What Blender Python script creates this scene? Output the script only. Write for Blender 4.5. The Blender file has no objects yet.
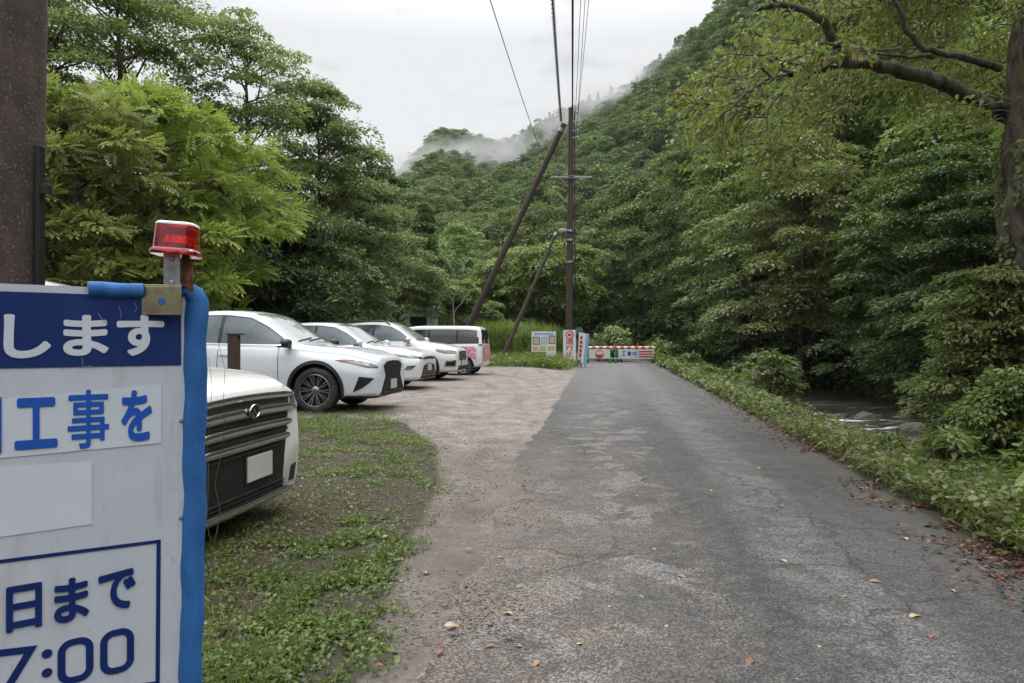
import bpy, bmesh, math, random
import numpy as np
from mathutils import Vector, Matrix
from mathutils.bvhtree import BVHTree

SC = bpy.context.scene
COL = SC.collection
PI = math.pi
F = 683.0          # focal length in pixels of a 1024 px wide frame (24 mm on 36 mm)
CX, CY, CAMH = 512.0, 341.5, 1.3
rng = np.random.default_rng(7)
random.seed(7)
DV = np.array([0.1357, 0.9907]); NV = np.array([0.9907, -0.1357])   # road direction and its right normal

def at(px, py, Y):
    return Vector(((px - CX) / F * Y, Y, CAMH + (CY - py) / F * Y))

def sm(x, a, b):
    t = np.clip((np.asarray(x, float) - a) / (b - a), 0, 1)
    return t * t * (3 - 2 * t)

_lat = np.random.default_rng(3).random((256, 256))
def vnoise(x, y):
    x = np.asarray(x, float); y = np.asarray(y, float)
    xi = np.floor(x).astype(int); yi = np.floor(y).astype(int)
    fx = x - xi; fy = y - yi
    fx = fx * fx * (3 - 2 * fx); fy = fy * fy * (3 - 2 * fy)
    a = _lat[xi & 255, yi & 255]; b = _lat[(xi + 1) & 255, yi & 255]
    c = _lat[xi & 255, (yi + 1) & 255]; d = _lat[(xi + 1) & 255, (yi + 1) & 255]
    return (a * (1 - fx) + b * fx) * (1 - fy) + (c * (1 - fx) + d * fx) * fy
def fnoise(x, y, o=3):
    v = 0; a = 0.5; n = 0
    for k in range(o):
        v = v + a * vnoise(x * 2 ** k + 17.3 * k, y * 2 ** k + 9.1 * k); n += a; a *= 0.5
    return v / n

# ------------------------------------------------------------------ objects
def tag(o, label=None, cat=None, group=None, kind=None):
    if label: o['label'] = label
    if cat: o['category'] = cat
    if group: o['group'] = group
    if kind: o['kind'] = kind
    return o
def link(o, parent=None):
    COL.objects.link(o)
    if parent is not None: o.parent = parent
    return o
def empty(name, loc=(0, 0, 0), rz=0.0):
    o = bpy.data.objects.new(name, None); o.empty_display_size = 0.2
    o.location = loc; o.rotation_euler = (0, 0, rz)
    return link(o)
def ob(name, me, mat=None, parent=None, loc=None, rot=None):
    o = bpy.data.objects.new(name, me)
    if mat is not None and not me.materials: me.materials.append(mat)
    if loc is not None: o.location = loc
    if rot is not None: o.rotation_euler = rot
    return link(o, parent)
def copy_tree(o, parent=None):
    c = o.copy(); COL.objects.link(c)
    if parent is not None: c.parent = parent
    for ch in [x for x in o.children]: copy_tree(ch, c)
    return c

class MB:
    """collects faces and makes ONE mesh"""
    def __init__(s): s.v = []; s.f = []
    def add(s, vs, fs):
        n = len(s.v); s.v += [tuple(p) for p in vs]; s.f += [tuple(i + n for i in f) for f in fs]
    def box(s, c, d, rot=None, taper=1.0):
        x, y, z = d[0] / 2, d[1] / 2, d[2] / 2
        vs = [Vector((sx * x * (taper if sz > 0 else 1), sy * y * (taper if sz > 0 else 1), sz * z)) for sz in (-1, 1) for sx, sy in ((-1, -1), (1, -1), (1, 1), (-1, 1))]
        if rot is not None: vs = [rot @ v for v in vs]
        c = Vector(c)
        s.add([v + c for v in vs], [(3, 2, 1, 0), (4, 5, 6, 7), (0, 1, 5, 4), (1, 2, 6, 5), (2, 3, 7, 6), (3, 0, 4, 7)])
    def tube(s, pts, r, n=8, cap=True):
        pts = [Vector(p) for p in pts]
        if not hasattr(r, '__len__'): r = [r] * len(pts)
        rings = []; up = None
        for i, p in enumerate(pts):
            t = (pts[min(i + 1, len(pts) - 1)] - pts[max(i - 1, 0)]).normalized()
            if up is None:
                up = Vector((0, 0, 1)) if abs(t.z) < 0.9 else Vector((1, 0, 0))
            a = (up - t * up.dot(t)).normalized(); up = a; b = t.cross(a)
            rings.append([p + (a * math.cos(2 * PI * k / n) + b * math.sin(2 * PI * k / n)) * r[i] for k in range(n)])
        vs = [q for R in rings for q in R]; fs = []
        for i in range(len(pts) - 1):
            for k in range(n):
                fs.append((i * n + k, i * n + (k + 1) % n, (i + 1) * n + (k + 1) % n, (i + 1) * n + k))
        if cap:
            fs.append(tuple(range(n - 1, -1, -1))); m = (len(pts) - 1) * n; fs.append(tuple(m + k for k in range(n)))
        s.add(vs, fs)
    def lathe(s, prof, n=32, axis='Y', c=(0, 0, 0), closed=True):
        c = Vector(c); vs = []; fs = []
        for (h, r) in prof:
            for k in range(n):
                a = 2 * PI * k / n; u, w = r * math.cos(a), r * math.sin(a)
                vs.append(c + (Vector((u, h, w)) if axis == 'Y' else Vector((u, w, h))))
        m = len(prof)
        for i in range(m if closed else m - 1):
            j = (i + 1) % m
            for k in range(n):
                fs.append((i * n + k, i * n + (k + 1) % n, j * n + (k + 1) % n, j * n + k))
        s.add(vs, fs)
    def mesh(s, name='m', smooth=False, bevel=0.0):
        me = bpy.data.meshes.new(name); me.from_pydata(s.v, [], s.f)
        bm = bmesh.new(); bm.from_mesh(me)
        bmesh.ops.recalc_face_normals(bm, faces=bm.faces)
        if bevel: bmesh.ops.bevel(bm, geom=[e for e in bm.edges if len(e.link_faces) == 2 and e.calc_face_angle(0) > 0.5], offset=bevel, segments=2, affect='EDGES', profile=0.5)
        bm.to_mesh(me); bm.free()
        if smooth:
            me.polygons.foreach_set('use_smooth', [True] * len(me.polygons))
            if smooth != 'all':
                me.set_sharp_from_angle(angle=0.7)
        return me

def np_mesh(name, V, Q, attrs=None, smooth=False, uv=None):
    me = bpy.data.meshes.new(name)
    V = np.ascontiguousarray(V, np.float32); Q = np.ascontiguousarray(Q, np.int32)
    k = Q.shape[1]
    me.vertices.add(len(V)); me.vertices.foreach_set('co', V.ravel())
    me.loops.add(Q.size); me.loops.foreach_set('vertex_index', Q.ravel())
    me.polygons.add(len(Q)); me.polygons.foreach_set('loop_start', np.arange(0, Q.size, k, dtype=np.int32))
    me.polygons.foreach_set('loop_total', np.full(len(Q), k, np.int32))
    if smooth: me.polygons.foreach_set('use_smooth', np.ones(len(Q), bool))
    for n_, a in (attrs or {}).items():
        at_ = me.attributes.new(n_, 'FLOAT', 'POINT'); at_.data.foreach_set('value', np.ascontiguousarray(a, np.float32))
    if uv is not None:
        l = me.uv_layers.new(name='UVMap'); l.data.foreach_set('uv', np.ascontiguousarray(uv[Q.ravel()], np.float32).ravel())
    me.update(calc_edges=True); me.validate()
    return me

# ------------------------------------------------------------------ materials
class NT:
    def __init__(s, name):
        s.m = bpy.data.materials.new(name); s.m.use_nodes = True; s.t = s.m.node_tree; s.t.nodes.clear()
        s.out = s.t.nodes.new('ShaderNodeOutputMaterial')
    def n(s, typ, ins=None, **kw):
        nd = s.t.nodes.new(typ)
        for k, v in kw.items(): setattr(nd, k, v)
        for k, v in (ins or {}).items():
            sock = nd.inputs[k]
            if isinstance(v, bpy.types.NodeSocket): s.t.links.new(v, sock)
            elif isinstance(v, bpy.types.Node): s.t.links.new(v.outputs[0], sock)
            else: sock.default_value = v
        return nd
    def coord(s, which='Object'): return s.n('ShaderNodeTexCoord').outputs[which]
    def pos(s): return s.n('ShaderNodeNewGeometry').outputs['Position']
    def attr(s, name): return s.n('ShaderNodeAttribute', attribute_name=name).outputs['Fac']
    def noise(s, vec, scale, detail=4, rough=0.55, dist=0.0, out='Fac'):
        return s.n('ShaderNodeTexNoise', {'Vector': vec, 'Scale': scale, 'Detail': detail, 'Roughness': rough, 'Distortion': dist}).outputs[out]
    def vor(s, vec, scale, feature='F1', out='Distance', rnd=1.0):
        return s.n('ShaderNodeTexVoronoi', {'Vector': vec, 'Scale': scale, 'Randomness': rnd}, feature=feature).outputs[out]
    def math(s, op, a, b=0.0, clamp=False):
        return s.n('ShaderNodeMath', {0: a, 1: b}, operation=op, use_clamp=clamp).outputs[0]
    def ramp(s, fac, stops):
        nd = s.n('ShaderNodeValToRGB', {'Fac': fac}); e = nd.color_ramp.elements
        while len(e) > 1: e.remove(e[0])
        for i, (p, c) in enumerate(stops):
            el = e[0] if i == 0 else e.new(p)
            el.position = p; el.color = (c, c, c, 1) if not hasattr(c, '__len__') else (*c, 1)
        return nd.outputs['Color']
    def mix(s, fac, a, b, mode='MIX'):
        nd = s.n('ShaderNodeMix', data_type='RGBA', blend_type=mode)
        for i, v in ((0, fac), (6, a), (7, b)):
            if isinstance(v, bpy.types.NodeSocket): s.t.links.new(v, nd.inputs[i])
            else: nd.inputs[i].default_value = v if i == 0 or len(v) == 4 else (*v, 1)
        return nd.outputs[2]
    def mapr(s, v, a, b, c=0.0, d=1.0):
        return s.n('ShaderNodeMapRange', {0: v, 1: a, 2: b, 3: c, 4: d}).outputs[0]
    def scalev(s, vec, sc):
        return s.n('ShaderNodeMapping', {'Vector': vec, 'Scale': sc}).outputs[0]
    def bump(s, h, strength=0.3, dist=0.02):
        return s.n('ShaderNodeBump', {'Height': h, 'Strength': strength, 'Distance': dist}).outputs[0]
    def done(s, sh):
        s.t.links.new(sh.outputs[0] if isinstance(sh, bpy.types.Node) else sh, s.out.inputs['Surface']); return s.m
    def pr(s, col, rough=0.5, metal=0.0, normal=None, **kw):
        ins = {'Base Color': col if not hasattr(col, '__len__') or len(col) == 4 else (*col, 1), 'Roughness': rough, 'Metallic': metal}
        if normal is not None: ins['Normal'] = normal
        for k, v in kw.items(): ins[k.replace('_', ' ')] = v
        return s.n('ShaderNodeBsdfPrincipled', ins)

M = {}
def simple(name, col, rough=0.5, metal=0.0, var=0.12, scale=6.0, bump=0.0, dirt=0.0, dirtcol=(0.12, 0.10, 0.08), **kw):
    t = NT(name); c = t.coord()
    n = t.noise(c, scale, 5)
    k = tuple(x * (1 - var) for x in col); h = tuple(min(1, x * (1 + var)) for x in col)
    co = t.ramp(n, [(0.3, k), (0.7, h)])
    if dirt:
        d = t.noise(t.scalev(c, (1.7, 1.7, 0.6)), scale * 0.7, 6, 0.65)
        co = t.mix(t.mapr(d, 0.48, 0.75, 0, dirt), co, dirtcol)
    nm = t.bump(t.noise(c, scale * 8, 4), bump, 0.01) if bump else None
    M[name] = t.done(t.pr(co, t.mapr(n, 0.2, 0.8, rough * 0.9, min(1, rough * 1.1)), metal, nm, **kw)); return M[name]

LM = 1.55
def leafmat(name, dark, mid, light, trans=0.35, autumn=None, rough=0.5):
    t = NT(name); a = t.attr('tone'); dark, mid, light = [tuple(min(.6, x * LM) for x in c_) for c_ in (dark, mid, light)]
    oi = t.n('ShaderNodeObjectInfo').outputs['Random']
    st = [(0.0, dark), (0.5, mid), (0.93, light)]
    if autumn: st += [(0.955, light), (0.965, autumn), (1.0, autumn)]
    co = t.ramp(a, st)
    co = t.n('ShaderNodeHueSaturation', {'Hue': t.mapr(oi, 0, 1, 0.460, 0.490), 'Saturation': t.mapr(oi, 0, 1, 0.86, 1.05), 'Value': t.mapr(t.math('FRACT', t.math('MULTIPLY', oi, 7.31)), 0, 1, 0.66, 1.28), 'Color': co}).outputs[0]
    df = t.pr(co, rough, 0.0, None, Specular_IOR_Level=0.3)
    tc = t.mix(0.55, co, (0.20, 0.30, 0.03), 'MIX')
    tr = t.n('ShaderNodeBsdfTranslucent', {'Color': tc})
    M[name] = t.done(t.n('ShaderNodeMixShader', {0: trans, 1: df, 2: tr})); return M[name]

def make_materials():
    leafmat('leaf_bright', (0.080, 0.120, 0.030), (0.180, 0.245, 0.056), (0.29, 0.35, 0.10), 0.46)
    leafmat('leaf_green', (0.048, 0.076, 0.032), (0.105, 0.150, 0.056), (0.195, 0.245, 0.10), 0.40)
    leafmat('leaf_dark', (0.018, 0.038, 0.015), (0.032, 0.060, 0.021), (0.060, 0.095, 0.033), 0.22)
    leafmat('leaf_hill', (0.034, 0.066, 0.024), (0.066, 0.110, 0.040), (0.130, 0.180, 0.070), 0.30)
    leafmat('leaf_pale', (0.058, 0.088, 0.033), (0.115, 0.160, 0.055), (0.205, 0.25, 0.10), 0.35)
    leafmat('leaf_cherry', (0.058, 0.10, 0.022), (0.122, 0.185, 0.036), (0.215, 0.275, 0.060), 0.5, autumn=(0.42, 0.17, 0.03))
    leafmat('leaf_conifer', (0.026, 0.050, 0.025), (0.042, 0.078, 0.036), (0.075, 0.118, 0.052), 0.15)
    leafmat('leaf_weed', (0.024, 0.044, 0.012), (0.066, 0.104, 0.028), (0.155, 0.20, 0.068), 0.32)
    leafmat('leaf_dry', (0.022, 0.012, 0.008), (0.060, 0.030, 0.018), (0.135, 0.075, 0.042), 0.1)
    leafmat('leaf_straw', (0.06, 0.045, 0.025), (0.14, 0.11, 0.06), (0.25, 0.21, 0.12), 0.2)
    leafmat('leaf_reed', (0.08, 0.14, 0.035), (0.15, 0.225, 0.055), (0.25, 0.32, 0.10), 0.35)
    simple('trunk_bark', (0.085, 0.065, 0.05), 0.9, 0, 0.35, 5, 0.5)
    # mossy bark
    t = NT('mossy_bark'); c = t.coord(); n = t.noise(t.scalev(c, (1, 1, 0.42)), 8, 8, 0.72, 0.7); g = t.noise(c, 2.6, 6, 0.65)
    co = t.ramp(n, [(0.36, (0.018, 0.014, 0.011)), (0.46, (0.055, 0.042, 0.032)), (0.55, (0.105, 0.084, 0.066)), (0.66, (0.20, 0.17, 0.138))])
    co = t.mix(t.mapr(g, 0.47, 0.60, 0, 0.75), co, (0.085, 0.095, 0.032))
    co = t.mix(t.mapr(t.noise(c, 5.5, 5), 0.60, 0.68, 0, 0.45), co, (0.25, 0.25, 0.215))
    M['mossy_bark'] = t.done(t.pr(co, 0.95, 0, t.bump(n, 1.0, 0.05)))
    simple('pole_wood', (0.055, 0.038, 0.032), 0.85, 0, 0.3, 7, 0.3)
    # brown painted steel/concrete pole
    t = NT('pole_brown'); c = t.coord(); n = t.noise(c, 75, 3, 0.6); b = t.noise(t.scalev(c, (3, 3, 0.7)), 3, 5)
    co = t.mix(t.mapr(b, 0.3, 0.7), (0.046, 0.030, 0.022), (0.082, 0.056, 0.044)); co = t.mix(t.mapr(t.noise(t.scalev(c, (1, 1, .5)), 16, 6, 0.7), 0.40, 0.62, 0.6, 0), co, (0.022, 0.014, 0.011))
    co = t.mix(t.mapr(n, 0.58, 0.70, 0, 0.75), co, (0.24, 0.20, 0.175))
    M['pole_brown'] = t.done(t.pr(co, 0.8, 0, t.bump(n, 0.35, 0.004)))
    simple('black_metal', (0.015, 0.015, 0.016), 0.45, 0.2, 0.2, 9)
    simple('cable_black', (0.018, 0.018, 0.02), 0.6, 0, 0.1)
    simple('galvanised', (0.30, 0.31, 0.315), 0.42, 0.8, 0.35, 25)
    # car paints
    def paint(name, col, metal=0.0):
        t = NT(name); c = t.coord(); d = t.noise(c, 3, 6, 0.6)
        z = t.n('ShaderNodeSeparateXYZ', {0: c}).outputs[2]
        co = t.mix(t.math('MULTIPLY', t.mapr(d, 0.4, 0.75, 0, 0.5), t.mapr(z, 0.15, 0.65, 1, 0.05)), col, (0.32, 0.29, 0.25))
        M[name] = t.done(t.pr(co, t.mapr(d, 0.2, 0.8, 0.18, 0.34), metal, None, Coat_Weight=0.8, Coat_Roughness=0.03))
    paint('paint_white', (0.70, 0.725, 0.75)); paint('paint_pearl', (0.70, 0.705, 0.70)); paint('paint_silver', (0.66, 0.70, 0.745), 0.0)
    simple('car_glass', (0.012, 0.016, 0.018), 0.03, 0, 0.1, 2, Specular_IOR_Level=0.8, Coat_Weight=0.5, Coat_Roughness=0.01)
    simple('car_glass_pale', (0.26, 0.30, 0.30), 0.04, 0, 0.25, 3, Specular_IOR_Level=1.0, Coat_Weight=1.0, Coat_Roughness=0.01)  # pale base colour stands in for bright reflections on the windscreens
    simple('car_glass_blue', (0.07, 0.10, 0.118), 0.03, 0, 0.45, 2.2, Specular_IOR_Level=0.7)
    simple('chrome', (0.72, 0.72, 0.72), 0.10, 1.0, 0.04, 4)
    simple('dark_chrome', (0.42, 0.41, 0.40), 0.16, 1.0, 0.06, 4)
    simple('rim_metal', (0.30, 0.30, 0.31), 0.25, 0.95, 0.1, 8)
    simple('rim_silver', (0.50, 0.51, 0.52), 0.28, 0.9, 0.1, 8)
    simple('bar_chrome', (0.56, 0.56, 0.56), 0.16, 0.95, 0.06, 4)
    simple('black_plastic', (0.016, 0.016, 0.017), 0.5, 0, 0.15, 12, 0.05)
    t = NT('grille_mesh'); c = t.coord(); v = t.vor(t.scalev(c, (1, 1, 1.6)), 34, 'DISTANCE_TO_EDGE', 'Distance'); M['grille_mesh'] = t.done(t.pr(t.ramp(v, [(0.05, (0.010, 0.010, 0.011)), (0.16, (0.002, 0.002, 0.002))]), 0.55, 0, t.bump(v, 0.5, 0.02)))
    simple('grille_black', (0.006, 0.006, 0.007), 0.6, 0, 0.1, 12)
    simple('rubber', (0.020, 0.020, 0.020), 0.8, 0, 0.25, 9, 0.1, dirt=0.5, dirtcol=(0.16, 0.13, 0.10))
    simple('lamp_glass', (0.17, 0.18, 0.19), 0.05, 0.4, 0.5, 16, Coat_Weight=1.0)
    simple('lamp_dark', (0.05, 0.055, 0.06), 0.06, 0.2, 0.4, 20, Coat_Weight=1.0)
    simple('lamp_red', (0.25, 0.03, 0.025), 0.12, 0, 0.2, 12, Coat_Weight=1.0)
    simple('plate_white', (0.50, 0.48, 0.46), 0.5, 0, 0.05)
    simple('plate_yellow', (0.62, 0.52, 0.16), 0.5, 0, 0.05)
    # pink livery
    t = NT('livery_pink'); c = t.coord(); w = t.vor(t.scalev(c, (3, 3, 7)), 3.0, 'F1', 'Color'); n = t.noise(c, 9, 5)
    co = t.ramp(n, [(0.36, (0.72, 0.70, 0.72)), (0.46, (0.62, 0.24, 0.34)), (0.56, (0.55, 0.12, 0.22)), (0.7, (0.66, 0.42, 0.52))])
    M['livery_pink'] = t.done(t.pr(co, 0.4))
    simple('white_board', (0.70, 0.72, 0.74), 0.5, 0, 0.06, 4, dirt=0.35)
    simple('blue_board', (0.25, 0.42, 0.62), 0.5, 0, 0.06, 5, dirt=0.2)
    simple('print_red', (0.50, 0.05, 0.05), 0.5, 0, 0.08)
    simple('print_blue', (0.015, 0.085, 0.42), 0.6, 0, 0.06, Specular_IOR_Level=0.2)
    simple('print_navy', (0.006, 0.022, 0.125), 0.6, 0, 0.08, Specular_IOR_Level=0.2)
    simple('print_tan', (0.55, 0.42, 0.22), 0.5, 0, 0.3, 30)
    simple('print_grey', (0.42, 0.44, 0.46), 0.5, 0, 0.1)
    simple('barrier_green', (0.02, 0.22, 0.11), 0.5, 0, 0.15)
    simple('barrier_red', (0.55, 0.09, 0.05), 0.5, 0, 0.1)
    simple('barrier_white', (0.72, 0.70, 0.68), 0.5, 0, 0.05)
    # sign board steel with scratches
    t = NT('sign_white'); c = t.coord(); n = t.noise(c, 5, 6, 0.6); s2 = t.noise(t.scalev(c, (30, 30, 9)), 2, 6, 0.7); sp = t.noise(c, 45, 6, 0.75)
    co = t.ramp(n, [(0.3, (0.455, 0.495, 0.565)), (0.7, (0.52, 0.56, 0.625))])  # blue tint of skylight in shade is put into the white
    co = t.mix(t.mapr(sp, 0.635, 0.72, 0, 0.55), co, (0.22, 0.21, 0.20))
    co = t.mix(t.mapr(s2, 0.58, 0.76, 0, 0.5), co, (0.28, 0.28, 0.275)); co = t.mix(t.mapr(t.noise(t.scalev(c, (9, 9, 1.3)), 1.6, 5, 0.6), 0.56, 0.7, 0, 0.4), co, (0.31, 0.305, 0.28))
    M['sign_white'] = t.done(t.pr(co, 0.38))
    simple('sign_navy', (0.006, 0.024, 0.125), 0.5, 0, 0.08, 7, dirt=0.10, dirtcol=(0.08, 0.10, 0.17), Specular_IOR_Level=0.25)
    simple('sticker_white', (0.57, 0.615, 0.69), 0.32, 0, 0.04, 9)
    t = NT('foam_blue'); c = t.coord(); n = t.noise(c, 130, 4, 0.7); b = t.noise(t.scalev(c, (6, 6, 1)), 4, 5)
    co = t.mix(t.mapr(b, 0.3, 0.7), (0.009, 0.085, 0.29), (0.020, 0.14, 0.40)); co = t.mix(t.mapr(n, 0.55, 0.75, 0, 0.5), co, (0.085, 0.21, 0.39))
    M['foam_blue'] = t.done(t.pr(co, 0.75, 0, t.bump(n, 0.5, 0.004)))
    t = NT('zinc_yellow'); c = t.coord(); n = t.noise(c, 22, 5, 0.6)
    co = t.ramp(n, [(0.3, (0.30, 0.25, 0.12)), (0.47, (0.36, 0.34, 0.22)), (0.6, (0.30, 0.22, 0.20)), (0.75, (0.20, 0.26, 0.17))])
    M['zinc_yellow'] = t.done(t.pr(co, 0.26, 0.8))
    simple('rust', (0.17, 0.07, 0.035), 0.9, 0, 0.5, 60, 0.5)
    t = NT('beacon_red'); c = t.coord(); w = t.n('ShaderNodeTexWave', {'Vector': c, 'Scale': 55.0}, bands_direction='X').outputs['Fac']
    M['beacon_red'] = t.done(t.pr((0.78, 0.012, 0.018), 0.14, 0, t.bump(w, 0.08, 0.002), Transmission_Weight=0.82, IOR=1.45, Coat_Weight=0.6))
    simple('beacon_inner', (0.85, 0.35, 0.30), 0.2, 0.5, 0.5, 60)
    simple('beacon_cap', (0.74, 0.70, 0.69), 0.3, 0, 0.05)
    # stone
    t = NT('mossy_stone'); c = t.coord(); n = t.noise(c, 4, 7, 0.65)
    up = t.n('ShaderNodeSeparateXYZ', {0: t.n('ShaderNodeNewGeometry').outputs['Normal']}).outputs[2]
    co = t.ramp(n, [(0.3, (0.04, 0.038, 0.033)), (0.7, (0.13, 0.12, 0.105))])
    co = t.mix(t.math('MULTIPLY', t.mapr(up, 0.2, 0.7), t.mapr(n, 0.35, 0.55)), co, (0.030, 0.042, 0.008))
    M['mossy_stone'] = t.done(t.pr(co, 0.7, 0, t.bump(n, 0.7, 0.08)))
    simple('hut_wall', (0.68, 0.70, 0.72), 0.6, 0, 0.05, 3, dirt=0.3)
    simple('hut_roof', (0.30, 0.33, 0.36), 0.5, 0, 0.1, 3)
    simple('dead_wood', (0.30, 0.27, 0.23), 0.9, 0, 0.2, 8)
    # asphalt (UV: u = metres across, v = metres along)
    t = NT('asphalt'); uv = t.n('ShaderNodeUVMap', uv_map='UVMap').outputs[0]; p = t.pos()
    ag = t.noise(p, 90, 3, 0.7); ag2 = t.vor(p, 125, 'F1', 'Color')
    agv = t.n('ShaderNodeSeparateXYZ', {0: ag2}).outputs[0]
    big = t.noise(t.scalev(uv, (1.0, 0.32, 1)), 1.1, 6, 0.62); med = t.noise(p, 2.3, 6, 0.7, 0.6)
    base = t.ramp(big, [(0.36, (0.023, 0.022, 0.0215)), (0.5, (0.036, 0.0345, 0.0335)), (0.62, (0.056, 0.0535, 0.0515))])
    uu = t.n('ShaderNodeSeparateXYZ', {0: uv}).outputs[0]; vv = t.n('ShaderNodeSeparateXYZ', {0: uv}).outputs[1]
    wob = t.math('ADD', uu, t.math('MULTIPLY', t.math('SUBTRACT', t.noise(p, 0.8, 4), 0.5), 0.9))
    def band(c_, w_): return t.mapr(t.math('ABSOLUTE', t.math('SUBTRACT', wob, c_)), w_ * 0.45, w_, 1, 0)
    tr = t.math('MAXIMUM', band(1.24, 0.36), t.math('MULTIPLY', band(-0.15, 0.5), 0.25))
    wear = t.math('MULTIPLY', tr, t.mapr(t.noise(p, 3.4, 7, 0.72, 0.4), 0.40, 0.56, 0.12, 1.0))
    mot = t.noise(p, 11, 5, 0.7)
    base = t.mix(t.mapr(mot, 0.42, 0.66, 0, 0.6), base, (0.085, 0.080, 0.077))
    base = t.mix(t.math('MULTIPLY', wear, 0.7), base, (0.118, 0.114, 0.111))
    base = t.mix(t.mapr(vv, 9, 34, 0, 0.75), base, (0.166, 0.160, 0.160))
    pt = t.math('MULTIPLY', t.mapr(t.noise(p, 2.3, 6, 0.6, 0.5), 0.52, 0.55), band(-0.1, 0.75))
    base = t.mix(t.math('MULTIPLY', pt, 0.8), base, (0.150, 0.143, 0.138))
    rd = t.math('MULTIPLY', t.mapr(uu, 1.55, 2.1), t.mapr(med, 0.35, 0.55, 0.4, 1))
    base = t.mix(t.math('MULTIPLY', rd, 0.6), base, (0.034, 0.033, 0.032))
    mudm = t.math('MAXIMUM', t.math('MULTIPLY', t.math('MULTIPLY', t.mapr(wob, 0.8, -0.45, 0, 1), t.mapr(vv, 9.5, 5.5, 0.15, 1)), t.mapr(t.noise(p, 1.9, 7, 0.68), 0.36, 0.60)), t.math('MULTIPLY', t.mapr(wob, -0.35, -0.75), t.mapr(vv, 8.5, 5.5)))
    base = t.mix(t.math('MULTIPLY', mudm, 0.9), base, t.mix(t.noise(p, 4, 6, 0.7), (0.085, 0.064, 0.050), (0.175, 0.140, 0.115)))
    spk = t.mapr(t.math('POWER', agv, 1.6), 0.0, 0.9, 0.36, 1.95)
    co = t.mix(1.0, base, t.n('ShaderNodeCombineXYZ', {0: spk, 1: spk, 2: spk}).outputs[0], 'MULTIPLY')
    dk = t.math('MULTIPLY', t.mapr(ag, 0.33, 0.44, 0.85, 0), 1.0)
    co = t.mix(dk, co, (0.026, 0.025, 0.024))
    dv = t.n('ShaderNodeVectorMath', {0: p, 1: t.n('ShaderNodeVectorMath', {0: t.noise(p, 3.1, 4, 0.6, 0, 'Color'), 'Scale': 0.55}, operation='SCALE').outputs[0]}, operation='ADD').outputs[0]
    cr = t.vor(t.scalev(dv, (1, 1, 0)), 0.85, 'DISTANCE_TO_EDGE', 'Distance')
    crk = t.math('MULTIPLY', t.mapr(cr, 0.004, 0.015, 1, 0), t.mapr(t.noise(p, 0.7, 3), 0.44, 0.54))
    co = t.mix(t.math('MULTIPLY', crk, 0.5), co, (0.022, 0.020, 0.018))
    moss = t.math('MULTIPLY', t.mapr(wob, 2.0, 2.75, 0, 1), t.mapr(t.noise(p, 0.55, 5, 0.6), 0.5, 0.64))
    co = t.mix(t.math('MULTIPLY', moss, 0.75), co, (0.105, 0.085, 0.028))
    h = t.math('SUBTRACT', t.math('ADD', ag, t.math('MULTIPLY', agv, 0.5)), t.math('MULTIPLY', crk, 2.0))
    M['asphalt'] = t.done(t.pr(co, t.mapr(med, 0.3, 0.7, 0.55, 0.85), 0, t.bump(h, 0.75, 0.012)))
    # ground
    t = NT('ground_soil'); p = t.pos(); n = t.noise(p, 2.2, 8, 0.68); f = t.noise(p, 38, 5, 0.72); g2 = t.noise(p, 0.9, 6, 0.6)
    wvn = t.n('ShaderNodeSeparateXYZ', {0: t.vor(p, 46, 'F1', 'Color')}).outputs[0]
    grav = t.ramp(n, [(0.33, (0.150, 0.127, 0.112)), (0.5, (0.226, 0.197, 0.177)), (0.66, (0.30, 0.27, 0.247))])
    rut = t.noise(t.scalev(p, (1, 0.25, 1)), 2.1, 6, 0.7, 0.6)
    grav = t.mix(t.mapr(rut, 0.52, 0.66, 0, 0.55), grav, (0.085, 0.066, 0.053))
    sk = t.mapr(wvn, 0, 1, 0.66, 1.32)
    grav = t.mix(1.0, grav, t.n('ShaderNodeCombineXYZ', {0: sk, 1: sk, 2: sk}).outputs[0], 'MULTIPLY')
    soil = t.ramp(f, [(0.34, (0.026, 0.019, 0.013)), (0.55, (0.060, 0.044, 0.031)), (0.72, (0.118, 0.092, 0.068))])
    gr = t.ramp(f, [(0.34, (0.020, 0.028, 0.010)), (0.55, (0.042, 0.056, 0.019)), (0.72, (0.08, 0.09, 0.035))])
    soil = t.mix(t.math('MULTIPLY', t.mapr(n, 0.44, 0.6, 0, 0.8), t.attr('lush')), soil, gr)
    floor_ = t.ramp(n, [(0.3, (0.022, 0.019, 0.012)), (0.5, (0.04, 0.038, 0.02)), (0.68, (0.045, 0.055, 0.02))])
    grav = t.mix(t.math('MULTIPLY', t.attr('near'), t.mapr(g2, 0.3, 0.6, 0.35, 0.85)), grav, t.mix(f, (0.05, 0.038, 0.03), (0.15, 0.125, 0.105)))
    gm = t.mapr(t.math('ADD', t.attr('gravel'), t.math('MULTIPLY', t.math('SUBTRACT', g2, 0.5), 0.9)), 0.38, 0.62)
    wm = t.attr('wild')
    co = t.mix(gm, soil, grav); co = t.mix(wm, co, floor_)
    M['ground_soil'] = t.done(t.pr(co, 0.95, 0, t.bump(t.math('ADD', f, t.math('MULTIPLY', wvn, 0.5)), 0.8, 0.03)))
    # water
    t = NT('stream_water'); p = t.pos(); n = t.noise(t.scalev(p, (1.3, 0.8, 1)), 3.2, 5, 0.6, 0.8)
    fo = t.math('MULTIPLY', t.mapr(t.noise(t.scalev(p, (0.5, 2.3, 1)), 1.15, 7, 0.70, 1.3), 0.55, 0.64), t.attr('foam'))
    a = t.pr(t.mix(t.noise(p, 0.7, 4), (0.016, 0.018, 0.013), (0.045, 0.038, 0.025)), 0.12, 0, t.bump(n, 0.6, 0.12), Specular_IOR_Level=0.25)
    b = t.pr((0.48, 0.52, 0.56), 0.6, 0, t.bump(n, 0.8, 0.1))
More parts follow.
